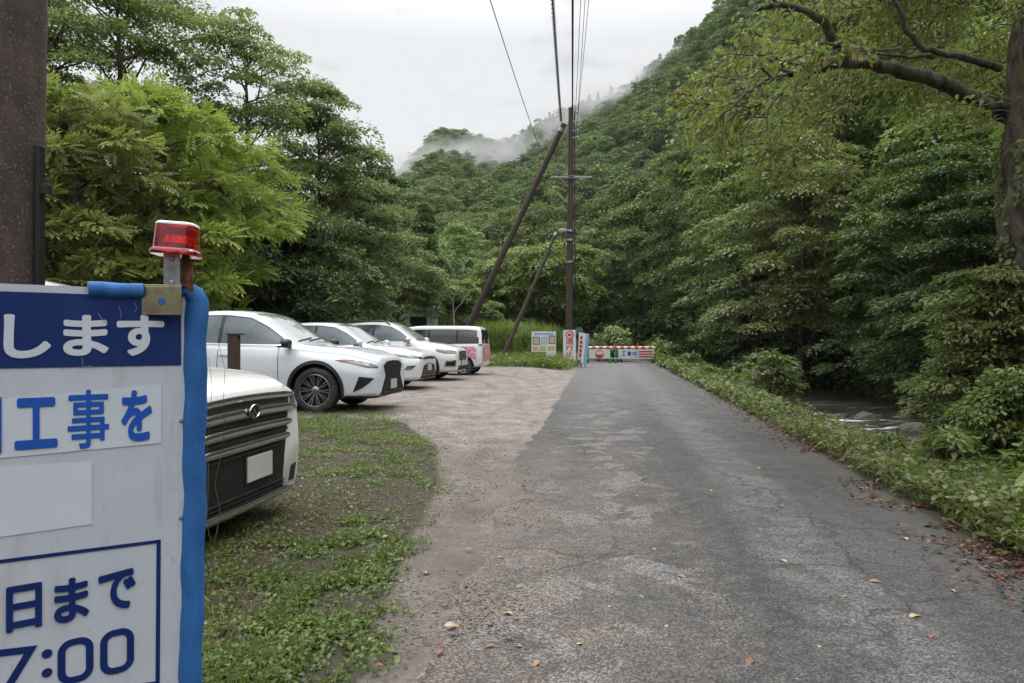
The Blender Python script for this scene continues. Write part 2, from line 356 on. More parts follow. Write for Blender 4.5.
    M['stream_water'] = t.done(t.n('ShaderNodeMixShader', {0: fo, 1: a, 2: b}))
make_materials()
# ------------------------------------------------------------------ camera, sky, light
def setup():
    cd = bpy.data.cameras.new('camera'); cam = bpy.data.objects.new('camera', cd); COL.objects.link(cam)
    cam.location = (0, 0, CAMH); cam.rotation_euler = (PI / 2, 0, 0)
    cd.sensor_width = 36.0; cd.lens = 24.0 * 683 / 682.67; cd.clip_start = 0.05; cd.clip_end = 5000
    SC.camera = cam
    w = bpy.data.worlds.new('World'); SC.world = w; w.use_nodes = True
    nt = w.node_tree; nt.nodes.clear(); N = nt.nodes.new; L = nt.links.new
    out = N('ShaderNodeOutputWorld'); bg = N('ShaderNodeBackground'); L(bg.outputs[0], out.inputs[0])
    sky = N('ShaderNodeTexSky'); sky.sky_type = 'NISHITA'; sky.sun_disc = False
    sky.sun_elevation = math.radians(66); sky.sun_rotation = math.radians(345)
    tc = N('ShaderNodeTexCoord'); sep = N('ShaderNodeSeparateXYZ'); L(tc.outputs['Generated'], sep.inputs[0])
    # overcast deck: brighter towards the zenith, broken by faint grey wisps
    mr = N('ShaderNodeMapRange'); L(sep.outputs[2], mr.inputs[0])
    for i, v in ((1, 0.40), (2, 0.95), (3, 7.6), (4, 30.0)): mr.inputs[i].default_value = v
    mp = N('ShaderNodeMapping'); mp.inputs['Scale'].default_value = (1, 1, 2.6); L(tc.outputs['Generated'], mp.inputs[0])
    no = N('ShaderNodeTexNoise'); no.inputs['Scale'].default_value = 7.0; no.inputs['Detail'].default_value = 7; no.inputs['Roughness'].default_value = 0.55
    L(mp.outputs[0], no.inputs['Vector'])
    cr = N('ShaderNodeMapRange'); L(no.outputs['Fac'], cr.inputs[0])
    for i, v in ((1, 0.585), (2, 0.72), (3, 1.0), (4, 0.84)): cr.inputs[i].default_value = v
    mu = N('ShaderNodeMath'); mu.operation = 'MULTIPLY'; L(mr.outputs[0], mu.inputs[0]); L(cr.outputs[0], mu.inputs[1])
    cc = N('ShaderNodeCombineXYZ')
    for i, k in enumerate((0.988, 0.995, 1.0)):
        m = N('ShaderNodeMath'); m.operation = 'MULTIPLY'; L(mu.outputs[0], m.inputs[0]); m.inputs[1].default_value = k; L(m.outputs[0], cc.inputs[i])
    mx = N('ShaderNodeMix'); mx.data_type = 'RGBA'; mx.inputs[0].default_value = 0.93
    L(sky.outputs[0], mx.inputs[6]); L(cc.outputs[0], mx.inputs[7]); L(mx.outputs[2], bg.inputs[0]); bg.inputs[1].default_value = 0.1
    sd = bpy.data.lights.new('sun', 'SUN'); so = bpy.data.objects.new('sun', sd); COL.objects.link(so)
    sd.energy = 1.5; sd.angle = math.radians(45); sd.color = (1.0, 0.975, 0.955)
    so.rotation_euler = (math.radians(-24), 0, math.radians(15))
    so.location = (0, 0, 60)
    SC.view_settings.view_transform = 'Standard'; SC.view_settings.look = 'None'
    SC.view_settings.exposure = 0.25; SC.view_settings.gamma = 1; SC.view_settings.use_curve_mapping = False
    SC.render.engine = 'CYCLES'
    c = SC.cycles
    c.use_denoising = True; c.denoiser = 'OPENIMAGEDENOISE'
    c.max_bounces = 7; c.diffuse_bounces = 3; c.glossy_bounces = 3; c.transmission_bounces = 5; c.volume_bounces = 0; c.transparent_max_bounces = 6
    c.use_adaptive_sampling = True; c.adaptive_threshold = 0.02
    c.caustics_reflective = False; c.caustics_refractive = False
    c.volume_step_rate = 1.0; c.volume_max_steps = 96
    SC.render.use_persistent_data = False
setup()

# ------------------------------------------------------------------ terrain
RIDGE = [(-2500, 230, 300), (-400, 225, 320), (0, 225, 330), (300, 200, 350), (395, 176, 400), (440, 126, 430), (500, 146, 430), (530, 132, 420),
         (560, 114, 400), (600, 98, 370), (640, 74, 340), (680, 42, 310), (720, 8, 285), (800, -60, 220), (900, -110, 170), (1024, -150, 135), (1500, -230, 110), (3000, -380, 100)]
_rt = np.array([math.atan((p[0] - CX) / F) for p in RIDGE]); _rr = np.array([p[2] for p in RIDGE], float)
_rz = np.array([CAMH + (CY - p[1]) / F * p[2] for p in RIDGE]) - 5.5
_rr = _rr / np.cos(_rt)
def terrain(x, y):
    x = np.asarray(x, float); y = np.asarray(y, float)
    s = x * DV[0] + y * DV[1]; t = x * NV[0] + y * NV[1]
    z = 0.10 * sm(-t, 1.3, 4.2) * sm(s, 2.0, 7.0) + 0.05 * sm(-t, 1.5, 3.5) * sm(s, 14, 21)
    z = z + 0.05 * (fnoise(x * 0.7, y * 0.7) - 0.5) * sm(-t, 1.0, 3.0)
    z = z - 0.012 * sm(t, 2.2, 2.8)
    z = z - 0.22 * sm(t, 2.9, 4.3) - 1.30 * sm(t, 3.7 + 0.5 * (vnoise(s * 0.35, 3.0) - 0.5), 5.5)
    z = z + 2.3 * sm(t, 9.7 + 0.9 * (vnoise(s * 0.3, 8.0) - 0.5), 12.3) + 0.25 * (fnoise(x * 0.5, y * 0.5) - 0.5) * sm(t, 9.5, 12)
    r = np.hypot(x, y); th = np.arctan2(x, y)
    R = np.interp(th, _rt, _rr); Z = np.interp(th, _rt, _rz)
    d = np.sin(th - math.radians(7.8))
    Fo = np.where(d > 0.13, np.clip(12.0 / np.maximum(d, 1e-3), 16, 82), 82.0)
    Fo = np.where(th < -0.05, np.interp(th, [-1.3, -0.35, -0.05], [60, 60, 82]), Fo)
    u = np.clip((r - Fo) / (R - Fo), 0, 1.25)
    hill = Z * np.where(u < 1, u ** 1.08, 1 - (u - 1) * 0.6) + 9 * (fnoise(x * 0.018 + 5, y * 0.018, 3) - 0.5) * np.clip(u * 3, 0, 1)
    back = np.cos(th) < -0.2
    return z + np.where(back, 0, hill)

def left_edge(s):       # ragged left border of the asphalt (in t), right border below
    return np.interp(s, [-30, 4, 6, 8, 11, 15, 30, 41, 62], [-0.75, -0.78, -0.92, -1.0, -1.05, -1.08, -1.36, -1.62, -1.7])
def right_edge(s):
    return np.interp(s, [-30, 4, 8, 15, 30, 41, 62], [2.3, 2.38, 2.52, 2.68, 2.85, 2.98, 3.0])

def weed_edge(s): return np.interp(s, [1.5, 2.5, 4, 5.9, 8, 11, 13], [-.80, -.86, -1.12, -1.36, -1.9, -3.4, -6])
def build_ground():
    a0 = math.radians(47)
    th = np.concatenate([np.linspace(-a0, a0, 620), np.linspace(a0, 2 * PI - a0, 140)[1:-1]])
    rad = np.concatenate([[0.02], 0.5 * 1.0295 ** np.arange(0, 262)])
    T, Rr = np.meshgrid(th, rad); X = Rr * np.sin(T); Y = Rr * np.cos(T); Z = terrain(X, Y)
    nr, nt_ = X.shape; V = np.stack([X.ravel(), Y.ravel(), Z.ravel()], 1)
    i, j = np.meshgrid(np.arange(nr - 1), np.arange(nt_), indexing='ij'); j2 = (j + 1) % nt_
    Q = np.stack([i * nt_ + j, i * nt_ + j2, (i + 1) * nt_ + j2, (i + 1) * nt_ + j], -1).reshape(-1, 4)[:, ::-1]
    x, y = V[:, 0], V[:, 1]; s = x * DV[0] + y * DV[1]; t = x * NV[0] + y * NV[1]
    gravel = sm(s, 9.0, 11.5) * (1 - sm(s, 34, 37)) * (1 - sm(t, 0, 1)) * (1 - sm(-t, 11, 14))
    strip = sm(t, weed_edge(s) - .35, weed_edge(s) + .15) * (1 - sm(t, 0, 0.6)) * (1 - sm(s, 30, 36))
    gravel = np.maximum(gravel, strip)
    wild = np.maximum(sm(t, 3.4, 5.0), sm(np.hypot(x, y), 44, 52)); wild = np.maximum(wild, sm(-t, 11, 14) * sm(s, 8, 14))
    lush = 0.35 + 0.65 * sm(t, 2, 3) * np.ones_like(s)
    g = ob('ground', np_mesh('ground', V, Q, {'near': 1 - sm(s, 5, 11.5), 'gravel': gravel, 'wild': wild, 'lush': lush}, smooth=True), M['ground_soil']); tag(g, kind='structure')
    # road sheet
    ss = np.concatenate([np.arange(-25, 2, 0.5), np.arange(2, 20, 0.06), np.arange(20, 62, 0.4)]); k = np.linspace(0, 1, 26)
    S, K = np.meshgrid(ss, k, indexing='ij')
    le = left_edge(S) + 0.14 * (fnoise(S * 1.1, S * 0 + 4, 3) - 0.5) + 0.10 * (vnoise(S * 5, S * 0) - 0.5); re = right_edge(S) + 0.22 * (fnoise(S * 1.3, S * 0 + 9, 3) - 0.5) + 0.08 * (vnoise(S * 6, S * 0 + 2) - 0.5)
    Tt = le + (re - le) * K; X = S * DV[0] + Tt * NV[0]; Y = S * DV[1] + Tt * NV[1]
    Zr = terrain(X, Y) + 0.012 * np.sin(K * PI) + 0.008 - 0.012 * (np.minimum(K, 1 - K) < 1e-6)
    V = np.stack([X.ravel(), Y.ravel(), Zr.ravel()], 1); n, m = X.shape
    i, j = np.meshgrid(np.arange(n - 1), np.arange(m - 1), indexing='ij')
    Q = np.stack([i * m + j, i * m + j + 1, (i + 1) * m + j + 1, (i + 1) * m + j], -1).reshape(-1, 4)
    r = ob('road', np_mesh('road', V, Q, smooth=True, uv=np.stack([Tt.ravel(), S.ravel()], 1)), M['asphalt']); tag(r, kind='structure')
    # stream
    ss = np.arange(-20, 75, 0.35); tt = np.linspace(4.2, 11.6, 34); S, Tt = np.meshgrid(ss, tt, indexing='ij')
    X = S * DV[0] + Tt * NV[0]; Y = S * DV[1] + Tt * NV[1]
    rif = np.exp(-((S - 19.2 + 0.35 * (Tt - 7)) / 2.0) ** 2) + 0.9 * np.exp(-((S - 15.0) / 1.9) ** 2) + 0.4 * np.exp(-((S - 24.5) / 1.2) ** 2)
    Zw = -0.86 - 0.10 * sm(-(S - 18.6), -1, 1) - 0.08 * sm(-(S - 15), -1, 1) + 0.05 * (fnoise(X * 1.5, Y * 1.5) - 0.5) * (0.3 + rif)
    V = np.stack([X.ravel(), Y.ravel(), Zw.ravel()], 1); n, m = X.shape
    i, j = np.meshgrid(np.arange(n - 1), np.arange(m - 1), indexing='ij')
    Q = np.stack([i * m + j, i * m + j + 1, (i + 1) * m + j + 1, (i + 1) * m + j], -1).reshape(-1, 4)
    w = ob('stream', np_mesh('stream', V, Q, {'foam': np.clip(rif, 0, 1).ravel()}, smooth=True), M['stream_water']); tag(w, kind='structure')
build_ground()
def gz(x, y): return float(terrain(np.array([x]), np.array([y]))[0])
def xy(s, t): return (s * DV[0] + t * NV[0], s * DV[1] + t * NV[1])

# ------------------------------------------------------------------ lettering
def text_mesh(body, bold=0.0):
    cu = bpy.data.curves.new('t', 'FONT'); cu.body = body; cu.size = 1.0; cu.offset = 0.0; cu.extrude = 0.0; cu.resolution_u = 6
    o = bpy.data.objects.new('t', cu); COL.objects.link(o)
    dg = bpy.context.evaluated_depsgraph_get(); me = bpy.data.meshes.new_from_object(o.evaluated_get(dg))
    bpy.data.objects.remove(o); bpy.data.curves.remove(cu)
    return me
def put_text(name, body, O, U, Vv, box, mat, parent, bold=0.02, lift=0.002, thick=0.0012):
    """letters scaled to fill box (u0,v0,u1,v1) of the plane O + u*U + v*Vv, standing proud of it"""
    me = text_mesh(body, bold); me.materials.clear()
    co = np.array([v.co[:] for v in me.vertices]); mn, mx = co.min(0), co.max(0)
    Nn = U.cross(Vv).normalized()
    inv = parent.matrix_world.inverted() if parent is not None else Matrix()
    fs = [tuple(p.vertices) for p in me.polygons]; mb = MB()
    kx = (box[2] - box[0]) / (mx[0] - mn[0] + 2 * bold); ky = (box[3] - box[1]) / (mx[1] - mn[1] + 2 * bold)
    for k in range(13 if bold else 1):      # the strokes are widened by laying the outline round a small ring
        dx, dy = ((0, 0) if k == 0 else (bold * math.cos(k * PI / 6), bold * math.sin(k * PI / 6)))
        mb.add([inv @ (O + U * (box[0] + (c[0] - mn[0] + bold + dx) * kx) + Vv * (box[1] + (c[1] - mn[1] + bold + dy) * ky) + Nn * (lift + 0.00003 * k)) for c in co], fs)
    m2 = bpy.data.meshes.new(name); m2.from_pydata(mb.v, [], mb.f); bpy.data.meshes.remove(me)
    return ob(name, m2, mat, parent)
# ------------------------------------------------------------------ foreground site sign
def build_sign():
    ang = math.radians(35.5); U = Vector((math.cos(ang), math.sin(ang), 0)); W = Vector((0, 0, 1)); Nn = U.cross(W).normalized()  # Nn faces the camera
    O = at(186, 341.5, 1.755); O.z = 0
    cam = Vector((0, 0, CAMH))
    def uv(px, py):
        d = at(px, py, 1.0) - cam; k = (O - cam).dot(Nn) / d.dot(Nn); p = cam + d * k - O
        return p.dot(U), p.z
    root = empty('construction_sign', (O.x, O.y, gz(O.x, O.y)))
    tag(root, 'large white and navy notice board with blue foam edge standing beside the white minivan', 'sign')
    bpy.context.view_layer.update()
    inv = root.matrix_world.inverted()
    def flat(name, poly, lift, mat, thick=0.0008, parent=root):
        mb = MB(); n = len(poly)
        f = [O + U * a + W * b + Nn * (lift + thick) for a, b in poly]; k = [O + U * a + W * b + Nn * lift for a, b in poly]
        iv = inv
        mb.add([iv @ p for p in f + k], [tuple(range(n)), tuple(range(2 * n - 1, n - 1, -1))] + [(i, i + n, (i + 1) % n + n, (i + 1) % n) for i in range(n)])
        return ob(name, mb.mesh(), mat, parent)
    top = uv(180, 290.5)[1]; L = -1.12
    flat('panel', [(0, 0.10), (0, top), (L, top), (L, 0.10)], -0.012, M['sign_white'], 0.012)
    b1 = uv(170, 297.0)[1]; b0 = uv(181, 365)[1]; ur = uv(181, 330)[0]
    flat('header_band', [(ur, b0), (ur, b1), (L + .01, b1), (L + .01, b0)], 0.0012, M['sign_navy'])
    def txt(name, body, l, r, t_, b_, mat, bold=0.03, lift=0.0035):
        u0, v1 = uv(l, t_); u1, v0 = uv(r, b_); v1b = uv(r, t_)[1]
        put_text(name, body, O, U, W, (u0, v0, u1, (v1 + v1b) / 2), mat, root, bold, lift)
    Wt, Nv, Bl = M['sticker_white'], M['print_navy'], M['print_blue']
    txt('lettering', 'し', 3.5, 51, 314.5, 358, Wt, 0.035); txt('lettering', 'ま', 63, 108.5, 315, 355.5, Wt, 0.035); txt('lettering', 'す', 116.5, 164, 315, 355.5, Wt, 0.035)
    # printed sticker with blue characters
    def quad(px):
        return [uv(*p) for p in px]
    flat('sticker', quad([(-30, 461), (-30, 402), (161, 384), (161, 443)]), 0.0012, M['sticker_white'], 0.0006)
    txt('lettering', '工', 14.5, 57.5, 397.5, 447, Bl, 0.035); txt('lettering', '事', 67.5, 109, 389.5, 446.5, Bl, 0.014); txt('lettering', 'を', 121, 152, 390, 440, Bl, 0.035)
    flat('lettering', quad([(-4, 453), (-4, 397), (1.6, 397), (1.6, 453)]), 0.0035, Bl)
    # blanked out sticker
    flat('sticker', quad([(-30, 541), (-30, 469), (92, 461), (92, 524)]), 0.0012, M['sticker_white'], 0.0005)
    # frame of the dates
    def bar(p0, p1, w, mat, name='border_line'):
        a = Vector(uv(*p0)); b = Vector(uv(*p1)); d = (b - a).normalized(); nn = Vector((-d.y, d.x)) * w / 2
        flat(name, [tuple(a - nn), tuple(b - nn), tuple(b + nn), tuple(a + nn)], 0.0012, mat)
    bar((-40, 566.5), (158.5, 541.2), 0.0082, Nv); bar((158.6, 539.5), (157.5, 690), 0.0095, Nv, 'border_line'); bar((-40, 707), (157, 682.5), 0.0078, Nv)
    txt('lettering', '日', 6, 42, 584, 626, Nv, 0.03); txt('lettering', 'ま', 54, 89, 577.5, 617.5, Nv, 0.035); txt('lettering', 'で', 98, 135.5, 570, 606, Nv, 0.035)
    # digits: strokes of one weight, squared round zeros
    def stroke(pts, w, name='lettering'):
        mb = MB(); P = [Vector(p) for p in pts]; n = len(P); le = []; ri = []
        closed = (P[0] - P[-1]).length < 1e-6
        if closed: P = P[:-1]; n -= 1
        for i in range(n):
            a = P[(i - 1) % n] if closed or i > 0 else P[i]; b = P[(i + 1) % n] if closed or i < n - 1 else P[i]
            if closed or 0 < i < n - 1:
                d1 = (P[i] - a).normalized(); d2 = (b - P[i]).normalized(); m = Vector((-(d1 + d2).y, (d1 + d2).x)).normalized()
                k = 1 / max(0.5, m.dot(Vector((-d1.y, d1.x))))
            else:
                d = (b - a).normalized(); m = Vector((-d.y, d.x)); k = 1
            le.append(P[i] + m * w / 2 * k); ri.append(P[i] - m * w / 2 * k)
        vs = []
        for lf in (0.0022, 0.0012):
            vs += [inv @ (O + U * p.x + W * p.y + Nn * lf) for p in le] + [inv @ (O + U * p.x + W * p.y + Nn * lf) for p in ri]
        fs = []
        for i in range(n if closed else n - 1):
            j = (i + 1) % n
            fs += [(i, j, n + j, n + i), (2 * n + i, 3 * n + i, 3 * n + j, 2 * n + j), (i, 2 * n + i, 2 * n + j, j), (n + i, n + j, 3 * n + j, 3 * n + i)]
        mb.add(vs, fs); ob(name, mb.mesh(), Nv, root)
    def zero(l, r, t_, b_, w):
        u0, v1 = uv(l, t_); u1, v0 = uv(r, b_); v1 = (v1 + uv(r, t_)[1]) / 2
        u0 += w / 2; u1 -= w / 2; v0 += w / 2; v1 -= w / 2; cr = (u1 - u0) * 0.38; pts = []
        for cx_, cy_, a0 in ((u1 - cr, v1 - cr, 0), (u0 + cr, v1 - cr, 90), (u0 + cr, v0 + cr, 180), (u1 - cr, v0 + cr, 270)):
            for k in range(7):
                a = math.radians(a0 + 15 * k); pts.append((cx_ + cr * math.cos(a), cy_ + cr * math.sin(a)))
        stroke(pts + [pts[0]], w)
    sw = 0.0155
    zero(57.5, 93.5, 638, 678, sw); zero(100, 134, 629, 669, sw)
    a, b, c_, d_ = uv(-18, 655), uv(34, 648.5), uv(33, 650), uv(6, 690)
    stroke([a, (b[0] - 0.006, b[1] - 0.0), (d_[0], d_[1])], sw)
    for py_ in (653.5, 672.5):
        u_, v_ = uv(47, py_); flat('lettering', [(u_ + 0.0105 * math.cos(k * PI / 10), v_ + 0.0105 * math.sin(k * PI / 10)) for k in range(20)], 0.0012, Nv)
    # rivets along the edge
    for px_, py_ in ((181.5, 421), (181, 518), (180.5, 670)):
        u_, v_ = uv(px_, py_); mb = MB(); mb.lathe([(0.0005, 0.0), (0.0005, 0.006), (0.003, 0.0045), (0.004, 0.0)], 12, 'Y', closed=False)
        me = mb.mesh(smooth=True); rot = Matrix((U, Nn, W)).transposed().to_4x4(); me.transform(inv @ Matrix.Translation(O + U * u_ + W * v_) @ rot); ob('rivet', me, M['galvanised'], root)
    # blue foam edge: upright run, rounded corner and short top run
    mb = MB(); pts = []; r = 0.029; cu_ = uv(196, 300)[0]
    for k in range(40):
        z = 0.02 + (top - 0.045) * k / 39; wob = 0.0022 * math.sin(z * 9 + 1) + 0.002 * math.sin(z * 23); pts.append(O + U * (cu_ + wob - 0.010 * sm(-z, -1.15, -0.6)) + W * z - Nn * 0.008)
    pts.append(O + U * (cu_ - 0.004) + W * (top - 0.012) - Nn * 0.008); pts.append(O + U * (cu_ - 0.022) + W * (top + 0.004) - Nn * 0.008); pts.append(O + U * (cu_ - 0.05) + W * (top - 0.002) - Nn * 0.008)
    mb.tube([inv @ p for p in pts], [r * (1 + 0.05 * math.sin(i * 1.7)) for i in range(40)] + [r * 0.98, r * 0.75, 0.018], 20); ob('foam_edge', mb.mesh(smooth=True), M['foam_blue'], root)
    mb = MB(); l0, l1 = uv(88, 292)[0], uv(143, 292)[0]
    mb.tube([inv @ (O + U * (l0 + (l1 - l0) * k / 8) + W * (top - 0.006 + 0.001 * math.sin(k)) - Nn * 0.004) for k in range(9)], 0.0195, 18); ob('foam_edge', mb.mesh(smooth=True), M['foam_blue'], root)
    # dry grass strands stuck to the board
    for k, (a, b, c_) in enumerate((((118, 306), (121, 313), (120, 319)), ((134, 303), (137, 308), (134, 312)), ((82, 358), (83, 367), (92, 366)), ((98, 313), (103, 321), (108, 323)))):
        mb = MB(); mb.tube([inv @ (O + U * uv(*q)[0] + W * uv(*q)[1] + Nn * 0.005) for q in (a, b, c_)], 0.0006, 5); ob('dry_strand', mb.mesh(smooth=True), M['dead_wood'], root)
    # back frame and legs
    mb = MB()
    for u_ in (-0.03, L + 0.03):
        mb.tube([inv @ (O + U * u_ - Nn * 0.03 + W * 0.0), inv @ (O + U * u_ - Nn * 0.03 + W * (top - 0.02))], 0.013, 10)
        mb.tube([inv @ (O + U * u_ - Nn * 0.55 + W * 0.0), inv @ (O + U * u_ - Nn * 0.04 + W * (top - 0.12))], 0.013, 10)
    ob('leg', mb.mesh(smooth=True), M['galvanised'], root)
    # warning light clamped on the top edge
    lu = uv(174.5, 288)[0]; base = O + U * lu + W * (top + 0.0)
    lr = empty('warning_light', base, math.radians(8)); tag(lr, 'red flashing warning light clamped on top of the white notice board', 'warning light')
    bx0, by0 = 0.0, -0.028
    mb = MB(); mb.box((-0.0225, -0.034, -0.0285), (0.102, 0.004, 0.072)); mb.box((-0.0225, -0.004, 0.0095), (0.102, 0.062, 0.004)); mb.box((-0.0225, 0.028, -0.02), (0.102, 0.004, 0.06))
    me = mb.mesh(bevel=0.0012); cl = ob('clamp', me, M['zinc_yellow'], lr)
    mb = MB(); mb.lathe([(-0.0369, 0.0), (-0.0369, 0.0075), (-0.0364, 0.0095), (-0.0355, 0.0095)], 18, 'Y', (-0.018, 0, -0.03), closed=False); ob('bolt_hole', mb.mesh(), M['foam_blue'], lr)
    mb = MB(); mb.box((-0.002, -0.012, 0.052), (0.040, 0.004, 0.088)); ob('bracket', mb.mesh(bevel=0.001), M['galvanised'], lr)
    for zz in (0.018, 0.078):
        mb = MB(); mb.lathe([(-0.0142, 0.007), (-0.0175, 0.0062), (-0.0185, 0.004), (-0.0187, 0)], 12, 'Y', (-0.002, 0, zz), closed=False); ob('bolt', mb.mesh(smooth=True), M['galvanised'], lr)
    mb = MB(); mb.box((0.026, 0.004, 0.05), (0.02, 0.003, 0.09)); ob('bracket', mb.mesh(bevel=0.0008), M['rust'], lr)
    for k in range(3):
        mb = MB(); mb.tube([(0.034 + 0.004 * k, 0.004, 0.0), (0.03 + .006 * k, -0.002, 0.03), (0.036 + .002 * k, 0.004, 0.06), (0.03, 0.002, 0.092)], 0.0035, 6); ob('wire', mb.mesh(smooth=True), M['rust'], lr)
    def rr(w, d, z, r=0.022, n=5):
        o = []
        for sx, sy, a0 in ((1, 1, 0), (-1, 1, 90), (-1, -1, 180), (1, -1, 270)):
            for k in range(n):
                a = math.radians(a0 + 90 * k / (n - 1)); o.append(Vector((sx * (w / 2 - r) + r * math.cos(a), sy * (d / 2 - r) + r * math.sin(a), z)))
        return o
    def loft(rings, name, mat, tilt=-0.06, sh=True):
        mb = MB(); n = len(rings[0]); vs = [p for R_ in rings for p in R_]; fs = [(i * n + k, i * n + (k + 1) % n, (i + 1) * n + (k + 1) % n, (i + 1) * n + k) for i in range(len(rings) - 1) for k in range(n)]
        fs += [tuple(range(n - 1, -1, -1)), tuple((len(rings) - 1) * n + k for k in range(n))]
        mb.add([Matrix.Rotation(-tilt, 3, 'Y') @ v + Vector((0.003, 0.004, 0.088)) for v in vs], fs); return ob(name, mb.mesh(smooth=sh), mat, lr)
    loft([rr(.108, .095, .0), rr(.112, .099, .004), rr(.111, .098, .010), rr(.100, .087, .0165)], 'flange', M['beacon_red'])
    loft([rr(.099, .086, .0172), rr(.098, .085, .03), rr(.095, .081, .068), rr(.094, .080, .0745)], 'lens', M['beacon_red'])
    loft([rr(.08, .06, .0185), rr(.06, .05, .03), rr(.05, .04, .05), rr(.07, .055, .066)], 'reflector', M['beacon_inner'], sh=False)
    loft([rr(.095, .081, .0755), rr(.094, .080, .080), rr(.088, .074, .083), rr(.06, .05, .084)], 'cap', M['beacon_cap'])

    # dead stalks caught on the board edge and tall post behind
    # brown utility pole behind the sign
    x0 = at(19, 341.5, 3.45); pr_ = empty('brown_pole', (x0.x, x0.y, gz(x0.x, x0.y))); tag(pr_, 'thick brown speckled utility pole rising behind the notice board at the left edge', 'pole')
    mb = MB(); mb.tube([(-0.03, 0, -0.2), (-0.012, 0, 1.5), (0.004, 0, 3.0), (0.05, 0, 11.0)], [0.112, 0.110, 0.118, 0.098], 28); ob('pole_shaft', mb.mesh(smooth=True), M['pole_brown'], pr_)
    mb = MB(); mb.box((0.119, -0.02, 1.13), (0.026, 0.046, 2.28)); ob('cable_duct', mb.mesh(bevel=0.004), M['black_metal'], pr_)
    mb = MB(); mb.box((0.151, -0.02, 2.05), (0.038, 0.04, 0.055)); ob('clamp_box', mb.mesh(bevel=0.004), M['black_metal'], pr_)
    # short dark post in front of the first white car
    p = at(234, 341.5, 9.6); pp = empty('short_post', (p.x, p.y, gz(p.x, p.y))); tag(pp, 'short dark brown post standing between the minivan bonnet and the nearest white car', 'post')
    zt = 1.3 + (341.5 - 335) / F * 9.6 - gz(p.x, p.y)
    mb = MB(); mb.box((0, 0, zt / 2), (0.135, 0.135, zt)); ob('post_shaft', mb.mesh(bevel=0.008), M['pole_wood'], pp)
    mb = MB(); mb.box((0.028, 0, zt + 0.012), (0.21, 0.15, 0.024)); ob('cap', mb.mesh(bevel=0.006), M['pole_wood'], pp)
    # dry twig sticking up beside the foam edge
    p = at(205, 341.5, 3.4); tw = empty('dry_vine', (p.x, p.y, gz(p.x, p.y))); tag(tw, 'thin leafless dark vine rising beside the blue foam edge of the board', 'vine')
    for k in range(3):
        r_ = random.Random(k + 4); mb = MB(); a = Vector((-0.01 + 0.01 * k, 0, 0.0)); pts = [a]
        for q in range(9):
            a = a + Vector((r_.uniform(-0.030, 0.034), r_.uniform(-0.03, 0.03), (1.40 - 0.09 * k) / 9)); pts.append(a)
        mb.tube(pts, [0.0026 - 0.0002 * i for i in range(10)], 5); ob('stem', mb.mesh(smooth=True), M['trunk_bark'], tw)
build_sign()
# ------------------------------------------------------------------ cars
def pchip(xs, ys, x):
    xs = np.asarray(xs, float); ys = np.asarray(ys, float); h = np.diff(xs); d = np.diff(ys) / h; m = np.zeros(len(xs))
    for i in range(1, len(xs) - 1):
        if d[i - 1] * d[i] > 0:
            w1 = 2 * h[i] + h[i - 1]; w2 = h[i] + 2 * h[i - 1]; m[i] = (w1 + w2) / (w1 / d[i - 1] + w2 / d[i])
    m[0] = d[0]; m[-1] = d[-1]
    i = np.clip(np.searchsorted(xs, x) - 1, 0, len(h) - 1); t = (x - xs[i]) / h[i]
    return ys[i] * (2 * t ** 3 - 3 * t ** 2 + 1) + h[i] * m[i] * (t ** 3 - 2 * t ** 2 + t) + ys[i + 1] * (-2 * t ** 3 + 3 * t ** 2) + h[i] * m[i + 1] * (t ** 3 - t ** 2)

def catmull(P, n):
    P = np.asarray(P, float); out = []
    E = np.vstack([2 * P[0] - P[1], P, 2 * P[-1] - P[-2]])
    for i in range(1, len(E) - 2):
        p0, p1, p2, p3 = E[i - 1], E[i], E[i + 1], E[i + 2]
        for k in range(n):
            t = k / n; a = 0.38
            m1 = a * (p2 - p0); m2 = a * (p3 - p1)
            l = np.linalg.norm(p2 - p1); 
            for m in (m1, m2):
                q = np.linalg.norm(m)
                if q > l: m *= l / q
            out.append(p1 * (2 * t ** 3 - 3 * t ** 2 + 1) + m1 * (t ** 3 - 2 * t ** 2 + t) + p2 * (-2 * t ** 3 + 3 * t ** 2) + m2 * (t ** 3 - t ** 2))
    out.append(P[-1]); return np.array(out)

